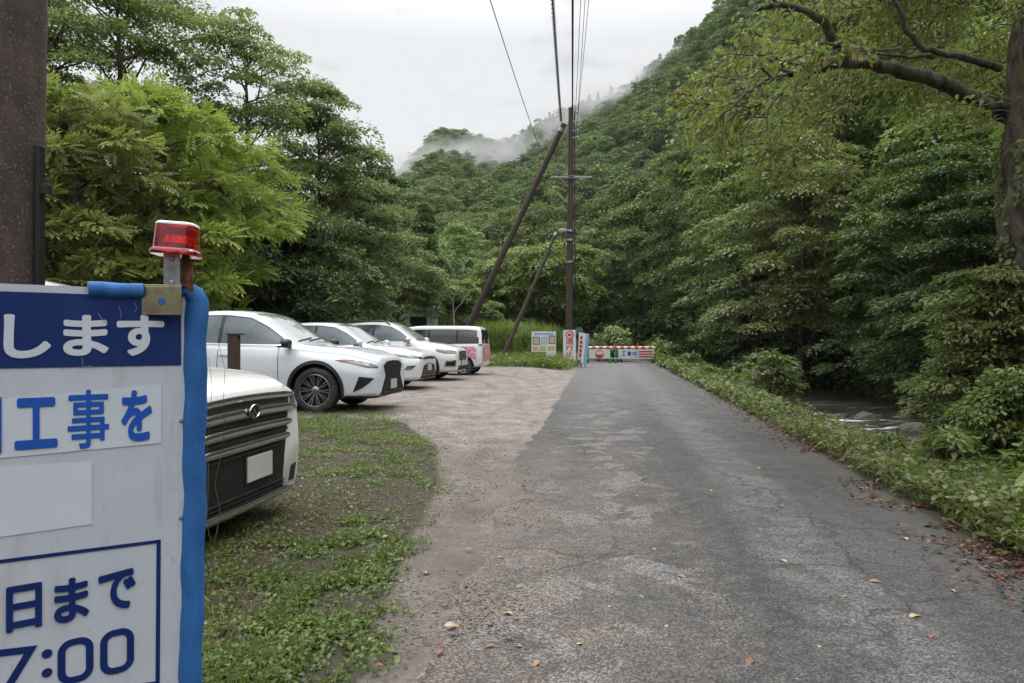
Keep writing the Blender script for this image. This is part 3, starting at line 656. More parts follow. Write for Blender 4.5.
class Car:
    def __init__(c, name, label, loc, rz, paint, st, axles, rw, group='cars parked in a row', crease=0.03):
        c.root = empty(name, loc, rz); tag(c.root, label, 'car', group); c.paint = paint
        st = sorted(st); xs = [q[0] for q in st]
        X = np.unique(np.concatenate([np.linspace(xs[0], xs[-1], 84), xs]))
        P = [pchip(xs, [q[k] for q in st], X) for k in range(1, 9)]   # z0 zs zt w0 w1 ws wt
        secs = []
        for i in range(len(X)):
            z0, zs, zt, w0, w1, ws, wt, zm = [P[k][i] for k in range(8)]
            g = zt - zs; r = min(0.075, 0.35 * g)
            pts = [(0, z0), (0.86 * w0, z0), (w0, z0 + 0.05), (0.4 * w0 + 0.6 * w1, z0 + 0.45 * (zm - z0)), (w1, zm), (0.62 * w1 + 0.38 * ws, zm + 0.62 * (zs - zm)), (ws + 0.004, zs - crease), (ws - 0.012, zs + 0.004),
                   (ws + (wt - ws) * 0.5 + 0.012, zs + (g - r) * 0.52), (wt, zt - r), (wt * 0.93, zt - 0.42 * r), (wt * 0.62, zt - 0.10 * r), (0, zt)]
            secs.append(catmull(pts, 5))
        m = len(secs[0]); V = []; 
        for i, s in enumerate(secs):
            for (y, z) in s: V.append((X[i], y, z))
            for (y, z) in s[::-1][1:-1]: V.append((X[i], -y, z))
        n = 2 * m - 2; fs = []
        for i in range(len(X) - 1):
            for k in range(n): fs.append((i * n + k, i * n + (k + 1) % n, (i + 1) * n + (k + 1) % n, (i + 1) * n + k))
        fs += [tuple(range(n)), tuple((len(X) - 1) * n + k for k in range(n))]
        mb = MB(); mb.add(V, fs); me = mb.mesh(name + '_shell', smooth=True)
        c.bvh = BVHTree.FromPolygons([v.co.copy() for v in me.vertices], [tuple(p.vertices) for p in me.polygons])
        body = ob('body', me, M[paint]); c.wy = max(q[5] for q in st)
        c.axles, c.rw = axles, rw
        cut = MB(); ra = rw + 0.065
        for ax in axles:
            for sy in (-1, 1):
                cut.lathe([(sy * (c.wy - 0.30), 0.0), (sy * (c.wy - 0.30), ra), (sy * (c.wy + 0.2), ra), (sy * (c.wy + 0.2), 0.0)], 40, 'Y', (ax, 0, rw + 0.01), closed=False)
        cm = cut.mesh(); bm = bmesh.new(); bm.from_mesh(cm); bmesh.ops.remove_doubles(bm, verts=bm.verts, dist=1e-5); bmesh.ops.recalc_face_normals(bm, faces=bm.faces); bm.to_mesh(cm); bm.free()
        co = ob('cut', cm); md = body.modifiers.new('b', 'BOOLEAN'); md.operation = 'DIFFERENCE'; md.object = co; md.solver = 'EXACT'
        dg = bpy.context.evaluated_depsgraph_get(); new = bpy.data.meshes.new_from_object(body.evaluated_get(dg)); body.modifiers.clear(); body.data = new
        bpy.data.objects.remove(co); body.parent = c.root
        new.set_sharp_from_angle(angle=0.6)
        for ax in axles:
            for sy in (-1, 1):
                liner = MB(); liner.lathe([(sy * (c.wy - 0.285), 0.05), (sy * (c.wy - 0.285), ra - 0.012), (sy * (c.wy - 0.05), ra - 0.008)], 40, 'Y', (ax, 0, rw + 0.01), closed=False)
                lm = liner.mesh(smooth=True); bm = bmesh.new(); bm.from_mesh(lm); bmesh.ops.delete(bm, geom=[f for f in bm.faces if f.calc_center_median().z < 0.3], context='FACES'); bm.to_mesh(lm); bm.free()
                ob('wheel_housing', lm, M['black_plastic'], c.root)
        mb = MB(); mb.box((0, 0, 0.24), (axles[1] - axles[0] - 2.3 * ra if axles[1] > axles[0] else axles[0] - axles[1] - 2.3 * ra, 1.45, 0.14)); ob('underbody', mb.mesh(), M['black_plastic'], c.root)
    def hit(c, p, d):
        d = Vector(d).normalized(); h = c.bvh.ray_cast(Vector(p) - d * 4, d, 9)
        return (h[0], h[1]) if h[0] is not None else (Vector(p), -d)
    def patch(c, name, top, bot, d, mat, off=0.004, nu=14, nv=6, parent=None, deep=0.012, smooth=True):
        def res(P, n):
            P = [Vector(p) for p in P]; L = [0]
            for i in range(1, len(P)): L.append(L[-1] + max(1e-6, (P[i] - P[i - 1]).length))
            o = []
            for k in range(n + 1):
                s = L[-1] * k / n; i = 1
                while i < len(P) - 1 and L[i] < s: i += 1
                o.append(P[i - 1].lerp(P[i], (s - L[i - 1]) / (L[i] - L[i - 1])))
            return o
        A, B = res(top, nu), res(bot, nu); vo = []; vi = []
        for k in range(nu + 1):
            for j in range(nv + 1):
                q, nrm = c.hit(A[k].lerp(B[k], j / nv), d)
                if nrm.dot(Vector(d)) > 0: nrm = -nrm
                vo.append(q + nrm * off); vi.append(q - nrm * deep)
        w = nv + 1; nn = len(vo); fs = []
        for k in range(nu):
            for j in range(nv): fs += [(k * w + j, k * w + j + 1, (k + 1) * w + j + 1, (k + 1) * w + j)]
        rim = [k * w for k in range(nu + 1)] + [nu * w + j for j in range(1, w)] + [k * w + nv for k in range(nu - 1, -1, -1)] + [j for j in range(nv - 1, 0, -1)]
        for a, b in zip(rim, rim[1:] + rim[:1]): fs.append((a, b, b + nn, a + nn))
        mb = MB(); mb.add(vo + vi, fs); return ob(name, mb.mesh(smooth=smooth), M[mat], parent or c.root)
    def side(c, name, top, bot, mat, sides=(-1, 1), **kw):
        for s in sides:
            c.patch(name, [(x, s * 1.5, z) for x, z in top], [(x, s * 1.5, z) for x, z in bot], (0, -s, 0), mat, **kw)
    def line(c, x0, z0, x1, z1, w, mat='black_plastic', name='door_seam', sides=(-1, 1)):
        if abs(z1 - z0) > abs(x1 - x0): c.side(name, [(x0 - w / 2, z0), (x1 - w / 2, z1)], [(x0 + w / 2, z0), (x1 + w / 2, z1)], mat, sides, off=0.002, nu=10, nv=1)
        else: c.side(name, [(x0, z0 + w / 2), (x1, z1 + w / 2)], [(x0, z0 - w / 2), (x1, z1 - w / 2)], mat, sides, off=0.002, nu=14, nv=1)
    def arch(c, mat='black_plastic', w=0.055):
        for ax in c.axles:
            for s in (-1, 1):
                ra = c.rw + 0.058; n = 28; A = []; B = []
                for k in range(n + 1):
                    a = PI * (-0.08 + 1.16 * k / n)
                    A.append((ax + math.cos(a) * (ra + w), 1.5 * s, c.rw + 0.01 + math.sin(a) * (ra + w))); B.append((ax + math.cos(a) * ra, 1.5 * s, c.rw + 0.01 + math.sin(a) * ra))
                vo = []
                for P in (A, B):
                    for p in P:
                        q, nr = c.hit((p[0], p[1], max(p[2], 0.30)), (0, -s, 0)); y = q.y if abs(q.y) > c.wy * 0.8 else s * c.wy * 0.97
                        vo.append(Vector((p[0], y + s * 0.014, p[2])))
                vi = [v - Vector((0, s * 0.06, 0)) for v in vo]; m = n + 1; nn = 2 * m; fs = []
                for k in range(n): fs += [(k, k + 1, m + k + 1, m + k), (m + k, m + k + 1, nn + m + k + 1, nn + m + k), (k, nn + k, nn + k + 1, k + 1)]
                mb = MB(); mb.add(vo + vi, fs); ob('arch_trim', mb.mesh(smooth=True), M[mat], c.root)
    def wheels(c, spokes=10, rim='rim_metal', width=0.23, split=True):
        r = c.rw; rr = r * 0.70
        ty = MB(); ty.lathe([(-width / 2 + .01, rr), (-width / 2, rr + 0.015), (-width / 2 - .004, (rr + r) / 2), (-width / 2 + 0.012, r - 0.018), (-width / 2 + 0.035, r), (width / 2 - 0.035, r), (width / 2 - 0.012, r - 0.018), (width / 2, (rr + r) / 2), (width / 2, rr + .015), (width / 2 - .01, rr)], 48)
        tm = ty.mesh(smooth=True)
        rm = MB(); o = -width / 2 + 0.004   # outside faces -y
        rm.lathe([(o, rr + 0.004), (o - 0.003, rr), (o, rr - 0.012), (o + 0.02, rr - 0.018), (o + 0.14, rr - 0.03), (o + 0.14, rr + 0.004)], 48)
        rm.lathe([(o + 0.012, 0.0), (o + 0.012, 0.05), (o + 0.03, 0.072), (o + 0.07, 0.075), (o + .07, 0)], 24, closed=False)
        for k in range(spokes):
            a = 2 * PI * k / spokes
            for da in ((-0.11, 0.11) if split else (0,)):
                p0 = Vector((math.cos(a) * 0.055, o + 0.026, math.sin(a) * 0.055)); a1 = a + da; p1 = Vector((math.cos(a1) * (rr - 0.008), o + 0.012, math.sin(a1) * (rr - 0.008)))
                d = (p1 - p0).normalized(); sd = d.cross(Vector((0, 1, 0))).normalized(); w0, w1 = (0.011, 0.010) if split else (0.03, 0.022); q = Vector((0, 0.03, 0))
                vs = [p0 - sd * w0, p0 + sd * w0, p1 + sd * w1, p1 - sd * w1]; vs += [v + q for v in vs]
                rm.add(vs, [(0, 1, 2, 3), (0, 4, 5, 1), (1, 5, 6, 2), (2, 6, 7, 3), (3, 7, 4, 0), (7, 6, 5, 4)])
        rmm = rm.mesh(smooth=True)
        dk = MB(); dk.lathe([(o + 0.075, 0.0), (o + 0.075, rr - 0.03)], 32, closed=False); dk.lathe([(o + 0.05, 0.06), (o + 0.05, rr * 0.72), (o + 0.065, rr * 0.72)], 32, closed=False); dkm = dk.mesh()
        for ax in c.axles:
            for s in (-1, 1):
                w = ob('wheel', tm, M['rubber'], c.root, (ax, s * (c.wy - width / 2 - 0.012), r), (0, random.uniform(0, 6), PI if s > 0 else 0))
                ob('rim', rmm, M[rim], w); ob('brake_disc', dkm, M['dark_chrome'] if False else M['black_metal'], w)
    def mirror(c, x, y, z, mat, glassmat='black_plastic'):
        for s in (-1, 1):
            bm = bmesh.new(); bmesh.ops.create_uvsphere(bm, u_segments=20, v_segments=12, radius=1.0)
            for v in bm.verts:
                v.co.z = math.copysign(abs(v.co.z) ** 0.7, v.co.z); v.co.y = math.copysign(abs(v.co.y) ** 0.75, v.co.y)
                v.co = Vector((v.co.x * (0.095 if v.co.x > 0 else 0.05), v.co.y * 0.125, v.co.z * 0.078 * (1 - 0.15 * v.co.y * s)))
            me = bpy.data.meshes.new('mirror'); bm.to_mesh(me); bm.free(); me.polygons.foreach_set('use_smooth', [True] * len(me.polygons))
            o = ob('mirror', me, M[mat], c.root, (x, s * (y + 0.13), z))
            mb = MB(); mb.tube([(0.0, -s * 0.18, -0.07), (0.0, -s * 0.06, -0.05), (0, 0, -0.03)], [0.028, 0.026, 0.03], 8); mb.box((-0.035, 0, -0.052), (0.12, 0.22, 0.03)); ob('mirror_base', mb.mesh(smooth=True), M[glassmat], o)
    def handle(c, x, z):
        for s in (-1, 1):
            q, n = c.hit((x, 1.5 * s, z), (0, -s, 0)); mb = MB(); mb.box((x, q.y + s * 0.022, z), (0.20, 0.018, 0.026)); mb.box((x - 0.085, q.y + s * 0.01, z), (0.02, 0.03, 0.024)); mb.box((x + 0.085, q.y + s * 0.01, z), (0.02, 0.03, 0.024)); ob('handle', mb.mesh(bevel=0.005), M[c.paint], c.root)
    def plate(c, x, z, mat='plate_white', d=-1, w=0.33, h=0.165, y=0.0):
        q, n = c.hit((x, y, z), (d, 0, 0)); mb = MB(); mb.box((q.x - d * 0.018, y, z), (0.012, w, h)); o = ob('number_plate', mb.mesh(bevel=0.004), M[mat], c.root)
        mb = MB(); mb.box((q.x - d * 0.007, y, z), (0.014, w + 0.03, h + 0.03)); ob('plate_holder', mb.mesh(bevel=0.003), M['black_plastic'], o)

def suv(name, label, loc, rz, paint, k=1.0, L=4.89, H=1.71, W=0.95, gh=0.25):
    h = H / 1.71; w = W / 0.95; l = L / 4.89
    st = [  # x, z0, zs, zt, w0, w1, ws, wt, zm
        (-2.45, .52, .93, .96, .62, .66, .60, .40, .72), (-2.42, .42, 1.00, 1.06, .74, .79, .70, .52, .70), (-2.32, .34, 1.08, 1.24, .84, .90, .78, .58, .70), (-2.05, .28, 1.13, 1.47, .88, .945, .85, .60, .70),
        (-1.70, .26, 1.13, 1.600, .90, .95, .875, .625, .70), (-1.1, .24, 1.11, 1.672, .90, .945, .885, .65, .70), (-.4, .23, 1.09, 1.708, .90, .942, .89, .665, .70), (.1, .23, 1.075, 1.700, .90, .942, .89, .66, .70),
        (.45, .23, 1.065, 1.640, .90, .942, .89, .64, .70), (.8, .23, 1.055, 1.435, .90, .944, .885, .70, .70), (1.12, .23, 1.045, 1.235, .90, .947, .875, .75, .70), (1.3, .23, 1.04, 1.135, .90, .95, .865, .74, .70),
        (1.5, .23, 1.015, 1.10, .895, .95, .84, .72, .70), (1.9, .24, .96, 1.045, .88, .935, .80, .68, .68), (2.15, .24, .905, .985, .85, .89, .76, .62, .65), (2.3, .25, .86, .945, .81, .855, .73, .60, .62), (2.385, .26, .825, .91, .76, .80, .68, .54, .60), (2.42, .28, .79, .875, .70, .745, .63, .48, .58), (2.437, .31, .75, .82, .62, .67, .56, .42, .56)]
    G = lambda x: x - gh * float(np.interp(x, [-1.0, .1, 1.3, 1.9], [0, 1, 1, 0]))
    st = [(G(x) * l, a * h, b * h, c_ * h, d * w, e * w, f_ * w, g_ * w, m_ * h) for x, a, b, c_, d, e, f_, g_, m_ in st]
    c = Car(name, label, loc, rz, paint, st, (1.395 * l, -1.395 * l), 0.383 * min(1, h))
    X = lambda x: G(x) * l
    Z = lambda z: z * h
    # glass
    top = [(1.16, 1.105), (.98, 1.24), (.70, 1.42), (.38, 1.565), (-.1, 1.615), (-.7, 1.61), (-1.25, 1.55), (-1.7, 1.43), (-1.98, 1.27)]
    bot = [(1.16, 1.095), (.6, 1.10), (0, 1.115), (-.8, 1.135), (-1.5, 1.17), (-1.98, 1.25)]
    P = lambda L_: [(X(a), Z(b)) for a, b in L_]
    c.side('window_trim', P(top), P(bot), 'black_plastic', off=0.002, nu=40, nv=10)
    def sub(x0, x1, name='side_window'):
        tx = [a for a, _ in top][::-1]; tz = [b for _, b in top][::-1]; bx = [a for a, _ in bot][::-1]; bz = [b for _, b in bot][::-1]
        xs = np.linspace(x1, x0, 14)
        c.side(name, P([(q, np.interp(q, tx, tz) - 0.02) for q in xs]), P([(q, np.interp(q, bx, bz) + 0.016) for q in xs]), 'car_glass_blue', off=0.006, nu=20, nv=8)
    sub(-.12, .98); sub(-1.22, -.20); sub(-1.86, -1.30)
    c.side('window_chrome', P([(a, b + .018) for a, b in bot]), P([(a, b) for a, b in bot]), 'chrome', off=0.007, nu=30, nv=1)
    ws_t = [(X(.42), y * w, Z(1.66)) for y in (-.56, -.3, 0, .3, .56)]; ws_b = [(X(1.26), y * w, Z(1.13)) for y in (-.72, -.4, 0, .4, .72)]
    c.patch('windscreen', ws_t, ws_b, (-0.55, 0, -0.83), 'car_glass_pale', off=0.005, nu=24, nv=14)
    for s in (-1, 1):
        mb = MB(); pts = []
        for kk in range(7):
            q, n = c.hit((X(1.20 - 0.018 * kk), w * (-.62 + .11 * kk + (.42 if s > 0 else 0)), Z(1.15)), (-0.55, 0, -0.83)); pts.append(q + n * 0.018)
        mb.tube(pts, 0.009, 6); ob('wiper', mb.mesh(smooth=True), M['black_plastic'], c.root)
    c.patch('rear_window', [(X(-1.95), y * w, Z(1.5)) for y in (-.5, 0, .5)], [(X(-2.3), y * w, Z(1.22)) for y in (-.6, 0, .6)], (0.75, 0, -0.6), 'car_glass', nu=14, nv=6)
    for x in (.98, -.16, -1.2): c.line(X(x), Z(1.09), X(x + (0.03 if x > 0 else 0)), Z(.36), 0.012)
    c.line(X(.95), Z(.345), X(-1.0), Z(.345), 0.012)
    c.handle(X(.02), Z(.95)); c.handle(X(-1.05), Z(.97))
    c.side('sill_trim', P([(.95, .31), (-.92, .31)]), P([(.95, .25), (-.92, .25)]), 'black_plastic', off=0.012, nu=16, nv=2)
    c.patch('bonnet_seam', [(X(1.32), y, Z(1.10)) for y in (.70 * w, .71 * w)], [(X(2.2), y, Z(.9)) for y in (.58 * w, .59 * w)], (0, 0, -1), 'black_plastic', off=0.002, nu=1, nv=16)
    c.patch('bonnet_seam', [(X(1.32), -y, Z(1.10)) for y in (.70 * w, .71 * w)], [(X(2.2), -y, Z(.9)) for y in (.58 * w, .59 * w)], (0, 0, -1), 'black_plastic', off=0.002, nu=1, nv=16)
    return c, X, Z, w

def front_pair(c, name, top, bot, mat, d=(-0.75, 0.66, 0), **kw):
    """a patch on the right front corner and its mirror image"""
    c.patch(name, top, bot, d, mat, **kw); c.patch(name, [(x, -y, z) for x, y, z in top], [(x, -y, z) for x, y, z in bot], (d[0], -d[1], d[2]), mat, **kw)

def build_cars():
    R8 = math.radians
    # ---- nearest full white crossover
    x, y = -4.53, 12.47
    c, X, Z, w = suv('crossover_car', 'nearest white crossover of the row, with big many spoked wheels and spindle grille', (x, y, gz(-3.5, 11.7)), R8(-8), 'paint_silver', H=1.76)
    c.arch(); c.wheels(10, 'rim_metal', 0.235); c.mirror(.92, .88, 1.17, 'black_plastic')
    front_pair(c, 'headlight', [(1.86, -.95, .875), (2.06, -.9, .885), (2.24, -.8, .865), (2.36, -.66, .80)], [(1.86, -.95, .868), (2.05, -.9, .83), (2.22, -.8, .765), (2.36, -.66, .755)], 'lamp_dark', off=0.007, nu=16, nv=5)
    front_pair(c, 'headlight_lens', [(1.97, -.92, .872), (2.12, -.88, .87), (2.28, -.77, .845)], [(2.0, -.92, .845), (2.12, -.88, .815), (2.26, -.78, .785)], 'lamp_glass', off=0.010, nu=10, nv=3)
    front_pair(c, 'turn_lamp', [(1.80, -.95, .89), (1.95, -.93, .90), (2.10, -.88, .895)], [(1.80, -.95, .885), (1.95, -.93, .872), (2.10, -.88, .868)], 'lamp_red', off=0.009, nu=8, nv=2)
    front_pair(c, 'fog_vent', [(2.13, -.88, .62), (2.30, -.74, .59)], [(2.05, -.9, .36), (2.16, -.85, .42)], 'grille_black', off=0.006, nu=8, nv=8)
    front_pair(c, 'fog_lamp', [(2.04, -.9, .325), (2.34, -.7, .335)], [(2.04, -.9, .285), (2.34, -.7, .275)], 'chrome', off=0.008, nu=10, nv=2)
    g_t = [(2.5, -.50, .80), (2.5, -.34, .86), (2.5, 0, .875), (2.5, .34, .86), (2.5, .50, .80)]; g_m = [(2.5, -.40, .62), (2.5, -.2, .62), (2.5, 0, .62), (2.5, .2, .62), (2.5, .40, .62)]; g_b = [(2.5, -.66, .30), (2.5, -.3, .285), (2.5, 0, .285), (2.5, .3, .285), (2.5, .66, .30)]
    c.patch('grille', g_t, g_m, (-1, 0, -0.06), 'grille_black', off=0.008, nu=20, nv=6); c.patch('grille', g_m, g_b, (-1, 0, -.02), 'grille_black', off=0.008, nu=20, nv=8)
    for k in range(9):
        z = .34 + .056 * k; hw = (.60 - (z - .3) * 0.62) if z < .62 else .40 + (z - .62) * .4
        c.patch('grille_slat', [(2.5, -hw, z + .008), (2.5, hw, z + .008)], [(2.5, -hw, z - .008), (2.5, hw, z - .008)], (-1, 0, 0), 'black_plastic', off=0.018, nu=14, nv=1)
    c.plate(2.5, .46)
    c.patch('front_lip', [(2.5, -.74, .262), (2.5, 0, .27), (2.5, .74, .262)], [(2.5, -.74, .235), (2.5, 0, .235), (2.5, .74, .235)], (-1, 0, .1), 'chrome', off=0.012, nu=16, nv=2)
    c.side('emblem', [(1.30, .875), (1.38, .875)], [(1.30, .835), (1.38, .835)], 'dark_chrome', off=0.008, nu=3, nv=2)
    front_pair(c, 'lower_trim', [(2.0, -.96, .30), (2.25, -.84, .30), (2.42, -.66, .295)], [(2.0, -.96, .25), (2.25, -.84, .245), (2.42, -.66, .24)], 'black_plastic', off=0.012, nu=14, nv=2)
    # ---- second
    x, y = -4.42, 17.55
    c, X, Z, w = suv('crossover_car', 'white crossover with slim swept headlights and wide black lower grille, second in the row', (x, y, gz(-3.3, 16.6)), R8(-9), 'paint_white', L=4.74, H=1.68, W=0.93, gh=.22)
    c.arch(); c.wheels(5, 'rim_metal', 0.225, True); c.mirror(.90, .86, 1.15, 'paint_white')
    front_pair(c, 'headlight', [(1.70, -.92, .88), (1.95, -.9, .875), (2.2, -.76, .845), (2.33, -.55, .80)], [(1.70, -.92, .87), (1.95, -.9, .815), (2.2, -.76, .775), (2.33, -.55, .762)], 'lamp_dark', off=0.007, nu=16, nv=4)
    front_pair(c, 'turn_lamp', [(1.66, -.92, .90), (1.9, -.9, .895)], [(1.66, -.92, .895), (1.9, -.9, .865)], 'lamp_red', off=0.009, nu=6, nv=2)
    front_pair(c, 'fog_vent', [(2.05, -.86, .60), (2.22, -.75, .62)], [(2.0, -.88, .50), (2.12, -.82, .50)], 'lamp_glass', off=0.006, nu=6, nv=4)
    c.patch('grille', [(2.5, -.46, .60), (2.5, 0, .66), (2.5, .46, .60)], [(2.5, -.70, .30), (2.5, 0, .28), (2.5, .70, .30)], (-1, 0, 0), 'grille_black', off=0.008, nu=20, nv=8)
    c.patch('upper_grille', [(2.5, -.52, .80), (2.5, 0, .83), (2.5, .52, .80)], [(2.5, -.50, .765), (2.5, 0, .775), (2.5, .50, .765)], (-1, 0, -.05), 'grille_black', off=0.008, nu=18, nv=3)
    for k in range(4): c.patch('grille_slat', [(2.5, -.6 + .04 * k, .37 + .06 * k), (2.5, .6 - .04 * k, .37 + .06 * k)], [(2.5, -.6 + .04 * k, .36 + .06 * k), (2.5, .6 - .04 * k, .36 + .06 * k)], (-1, 0, 0), 'dark_chrome', off=0.018, nu=14, nv=1)
    c.plate(2.5, .55); c.patch('front_lip', [(2.5, -.7, .258), (2.5, 0, .262), (2.5, .7, .258)], [(2.5, -.7, .23), (2.5, 0, .23), (2.5, .7, .23)], (-1, 0, .1), 'black_plastic', off=0.012, nu=16, nv=2)
    # ---- third, squarer
    x, y = -3.76, 20.98
    c, X, Z, w = suv('crossover_car', 'white boxy crossover with roof rails and black front fog frames, third in the row', (x, y, gz(-2.6, 20)), R8(-9), 'paint_pearl', L=4.62, H=1.75, W=0.915, gh=.12)
    c.arch(); c.wheels(5, 'rim_silver', 0.22, True); c.mirror(.88, .84, 1.2, 'paint_pearl')
    for s in (-1, 1):
        mb = MB(); pts = []
        for k in range(10):
            q, n = c.hit((.25 - 1.75 * k / 9, s * .60, 1.7), (0, 0, -1)); pts.append(q + Vector((0, 0, 0.05 if 0 < k < 9 else 0.0)))
        mb.tube(pts, 0.018, 8); ob('roof_rail', mb.mesh(smooth=True), M['black_plastic'], c.root)
    front_pair(c, 'headlight', [(1.74, -.9, .935), (2.0, -.85, .92), (2.2, -.62, .875)], [(1.78, -.9, .85), (2.02, -.85, .80), (2.2, -.62, .785)], 'lamp_dark', off=0.007, nu=14, nv=5)
    front_pair(c, 'daytime_lamp', [(1.98, -.86, .915), (2.2, -.64, .875)], [(1.98, -.86, .895), (2.2, -.64, .855)], 'lamp_glass', off=0.010, nu=8, nv=2)
    front_pair(c, 'fog_frame', [(1.98, -.86, .60), (2.2, -.66, .61)], [(1.96, -.88, .40), (2.2, -.68, .39)], 'chrome', off=0.006, nu=10, nv=6)
    front_pair(c, 'fog_vent', [(2.01, -.86, .575), (2.17, -.68, .58)], [(2.0, -.87, .43), (2.17, -.69, .425)], 'grille_black', off=0.011, nu=8, nv=5)
    c.patch('grille', [(2.5, -.46, .86), (2.5, 0, .88), (2.5, .46, .86)], [(2.5, -.42, .60), (2.5, 0, .58), (2.5, .42, .60)], (-1, 0, -0.05), 'grille_black', off=0.008, nu=16, nv=6)
    c.patch('grille', [(2.5, -.55, .44), (2.5, .55, .44)], [(2.5, -.62, .31), (2.5, .62, .31)], (-1, 0, 0), 'grille_black', off=0.008, nu=16, nv=4)
    for z in (.66, .74, .81): c.patch('grille_slat', [(2.5, -.44, z + .012), (2.5, .44, z + .012)], [(2.5, -.44, z - .012), (2.5, .44, z - .012)], (-1, 0, 0), 'dark_chrome', off=0.018, nu=12, nv=1)
    c.plate(2.5, .52)
    # ---- tail of the compact van
    x, y = -2.86, 24.05
    st = [(-1.99, .44, .95, 1.10, .70, .74, .70, .60, .62), (-1.965, .36, 1.02, 1.32, .77, .81, .76, .62, .60), (-1.90, .30, 1.04, 1.57, .80, .835, .79, .625, .60), (-1.80, .27, 1.04, 1.655, .82, .845, .80, .63, .60), (-1.2, .23, 1.03, 1.69, .82, .848, .805, .655, .60),
          (0, .22, 1.01, 1.695, .82, .848, .805, .66, .60), (.6, .22, 1.0, 1.66, .82, .848, .80, .65, .60), (.95, .22, .99, 1.45, .82, .848, .80, .66, .60), (1.35, .22, .97, 1.12, .815, .845, .78, .66, .58), (1.7, .24, .90, 1.0, .78, .80, .70, .56, .55), (1.9, .28, .78, .86, .66, .69, .58, .46, .52), (1.99, .34, .66, .70, .5, .54, .44, .34, .5)]
    c = Car('van_car', 'compact white van with pink printed tail and dark windows, last of the row', (x, y, gz(-1.7, 23.2)), R8(180 - 8), 'paint_white', st, (1.25, -1.35), 0.30)
    c.wheels(5, 'rim_silver', 0.18, False)
    tp = [(1.1, 1.06), (.75, 1.42), (.4, 1.545), (-.6, 1.56), (-1.5, 1.545), (-1.86, 1.50)]; bt = [(1.1, 1.04), (.3, 1.04), (-.9, 1.06), (-1.86, 1.07)]
    c.side('window_trim', tp, bt, 'black_plastic', off=0.002, nu=34, nv=8)
    for x0, x1 in ((-.10, .95), (-1.08, -.17), (-1.80, -1.15)):
        xs = np.linspace(x1, x0, 12); tx = [a for a, _ in tp][::-1]; tz = [b for _, b in tp][::-1]
        c.side('side_window', [(q, np.interp(q, tx, tz) - .02) for q in xs], [(q, 1.08 - .015 * q) for q in xs], 'car_glass', off=0.006, nu=14, nv=6)
    c.patch('rear_window', [(-2.2, y_, 1.545) for y_ in (-.58, 0, .58)], [(-2.2, y_, 1.08) for y_ in (-.72, 0, .72)], (1, 0, 0), 'car_glass', off=0.006, nu=16, nv=8)
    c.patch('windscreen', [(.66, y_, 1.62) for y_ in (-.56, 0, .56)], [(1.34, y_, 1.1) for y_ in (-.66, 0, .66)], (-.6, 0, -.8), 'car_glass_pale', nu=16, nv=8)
    c.side('printed_panel', [(-.45, .96), (-1.80, .97)], [(-.45, .50), (-.95, .66)] + [(-1.35, .70), (-1.78, .50)], 'livery_pink', off=0.004, nu=18, nv=8)
    c.patch('printed_panel', [(-2.2, -.74, 1.0), (-2.2, .76, 1.0)], [(-2.2, -.70, .45), (-2.2, .72, .45)], (1, 0, 0), 'livery_pink', off=0.004, nu=16, nv=8)
    c.patch('bumper_trim', [(-2.2, -.74, .44), (-2.2, .74, .44)], [(-2.2, -.70, .37), (-2.2, .70, .37)], (1, 0, 0), 'paint_white', off=0.02, nu=16, nv=2)
    for s in (-1, 1): c.patch('tail_lamp', [(-2.05, s * .80, 1.06), (-1.93, s * .85, 1.06)], [(-2.05, s * .80, .99), (-1.93, s * .85, .99)], (0.8, -s * 0.6, 0), 'lamp_dark', off=0.006, nu=5, nv=6)
    c.plate(-2.2, .80, 'plate_yellow', 1, y=.30, w=.33, h=.17); c.handle(-1.05, .98); c.line(-.12, 1.04, -.12, .34, .01); c.line(.95, 1.02, .95, .34, .01)
    # ---- foreground minivan
    x, y = -4.06, 4.84
    st = [(-2.34, .40, 1.0, 1.75, .78, .80, .78, .60, .6), (-2.28, .30, 1.05, 1.80, .83, .845, .82, .64, .6), (-1.6, .22, 1.06, 1.85, .84, .86, .83, .68, .6), (0, .20, 1.05, 1.80, .84, .865, .83, .68, .6), (.55, .20, 1.04, 1.74, .84, .865, .83, .66, .6), (.98, .20, 1.03, 1.46, .84, .865, .83, .68, .6),
          (1.40, .21, 1.02, 1.165, .84, .865, .82, .72, .6), (1.62, .20, 1.01, 1.115, .84, .865, .81, .71, .6), (1.9, .19, 1.0, 1.085, .83, .86, .79, .68, .6), (2.12, .18, .965, 1.05, .82, .85, .775, .66, .58), (2.23, .175, .935, 1.015, .80, .835, .755, .63, .56), (2.29, .175, .91, .98, .77, .81, .73, .60, .55), (2.32, .18, .89, .945, .74, .785, .70, .56, .54), (2.335, .20, .86, .90, .70, .75, .66, .52, .53)]
    c = Car('minivan', 'white minivan with chrome barred grille right behind the notice board', (x, y, gz(-2.2, 4.6) - 0.01), R8(-8), 'paint_pearl', st, (1.42, -1.43), 0.325)
    c.arch(w=0.03, mat='paint_pearl'); c.wheels(8, 'rim_metal', 0.205); c.mirror(1.02, .84, 1.16, 'paint_pearl')
    tp = [(1.32, 1.12), (1.0, 1.38), (.6, 1.63), (-.6, 1.69), (-2.1, 1.66)]; bt = [(1.32, 1.08), (.5, 1.07), (-2.1, 1.10)]
    c.side('window_trim', tp, bt, 'black_plastic', off=0.002, nu=30, nv=8)
    for x0, x1 in ((.1, 1.15), (-1.1, .02), (-2.02, -1.18)):
        xs = np.linspace(x1, x0, 12); tx = [a for a, _ in tp][::-1]; tz = [b for _, b in tp][::-1]
        c.side('side_window', [(q, np.interp(q, tx, tz) - .03) for q in xs], [(q, 1.11) for q in xs], 'car_glass', off=0.006, nu=14, nv=6)
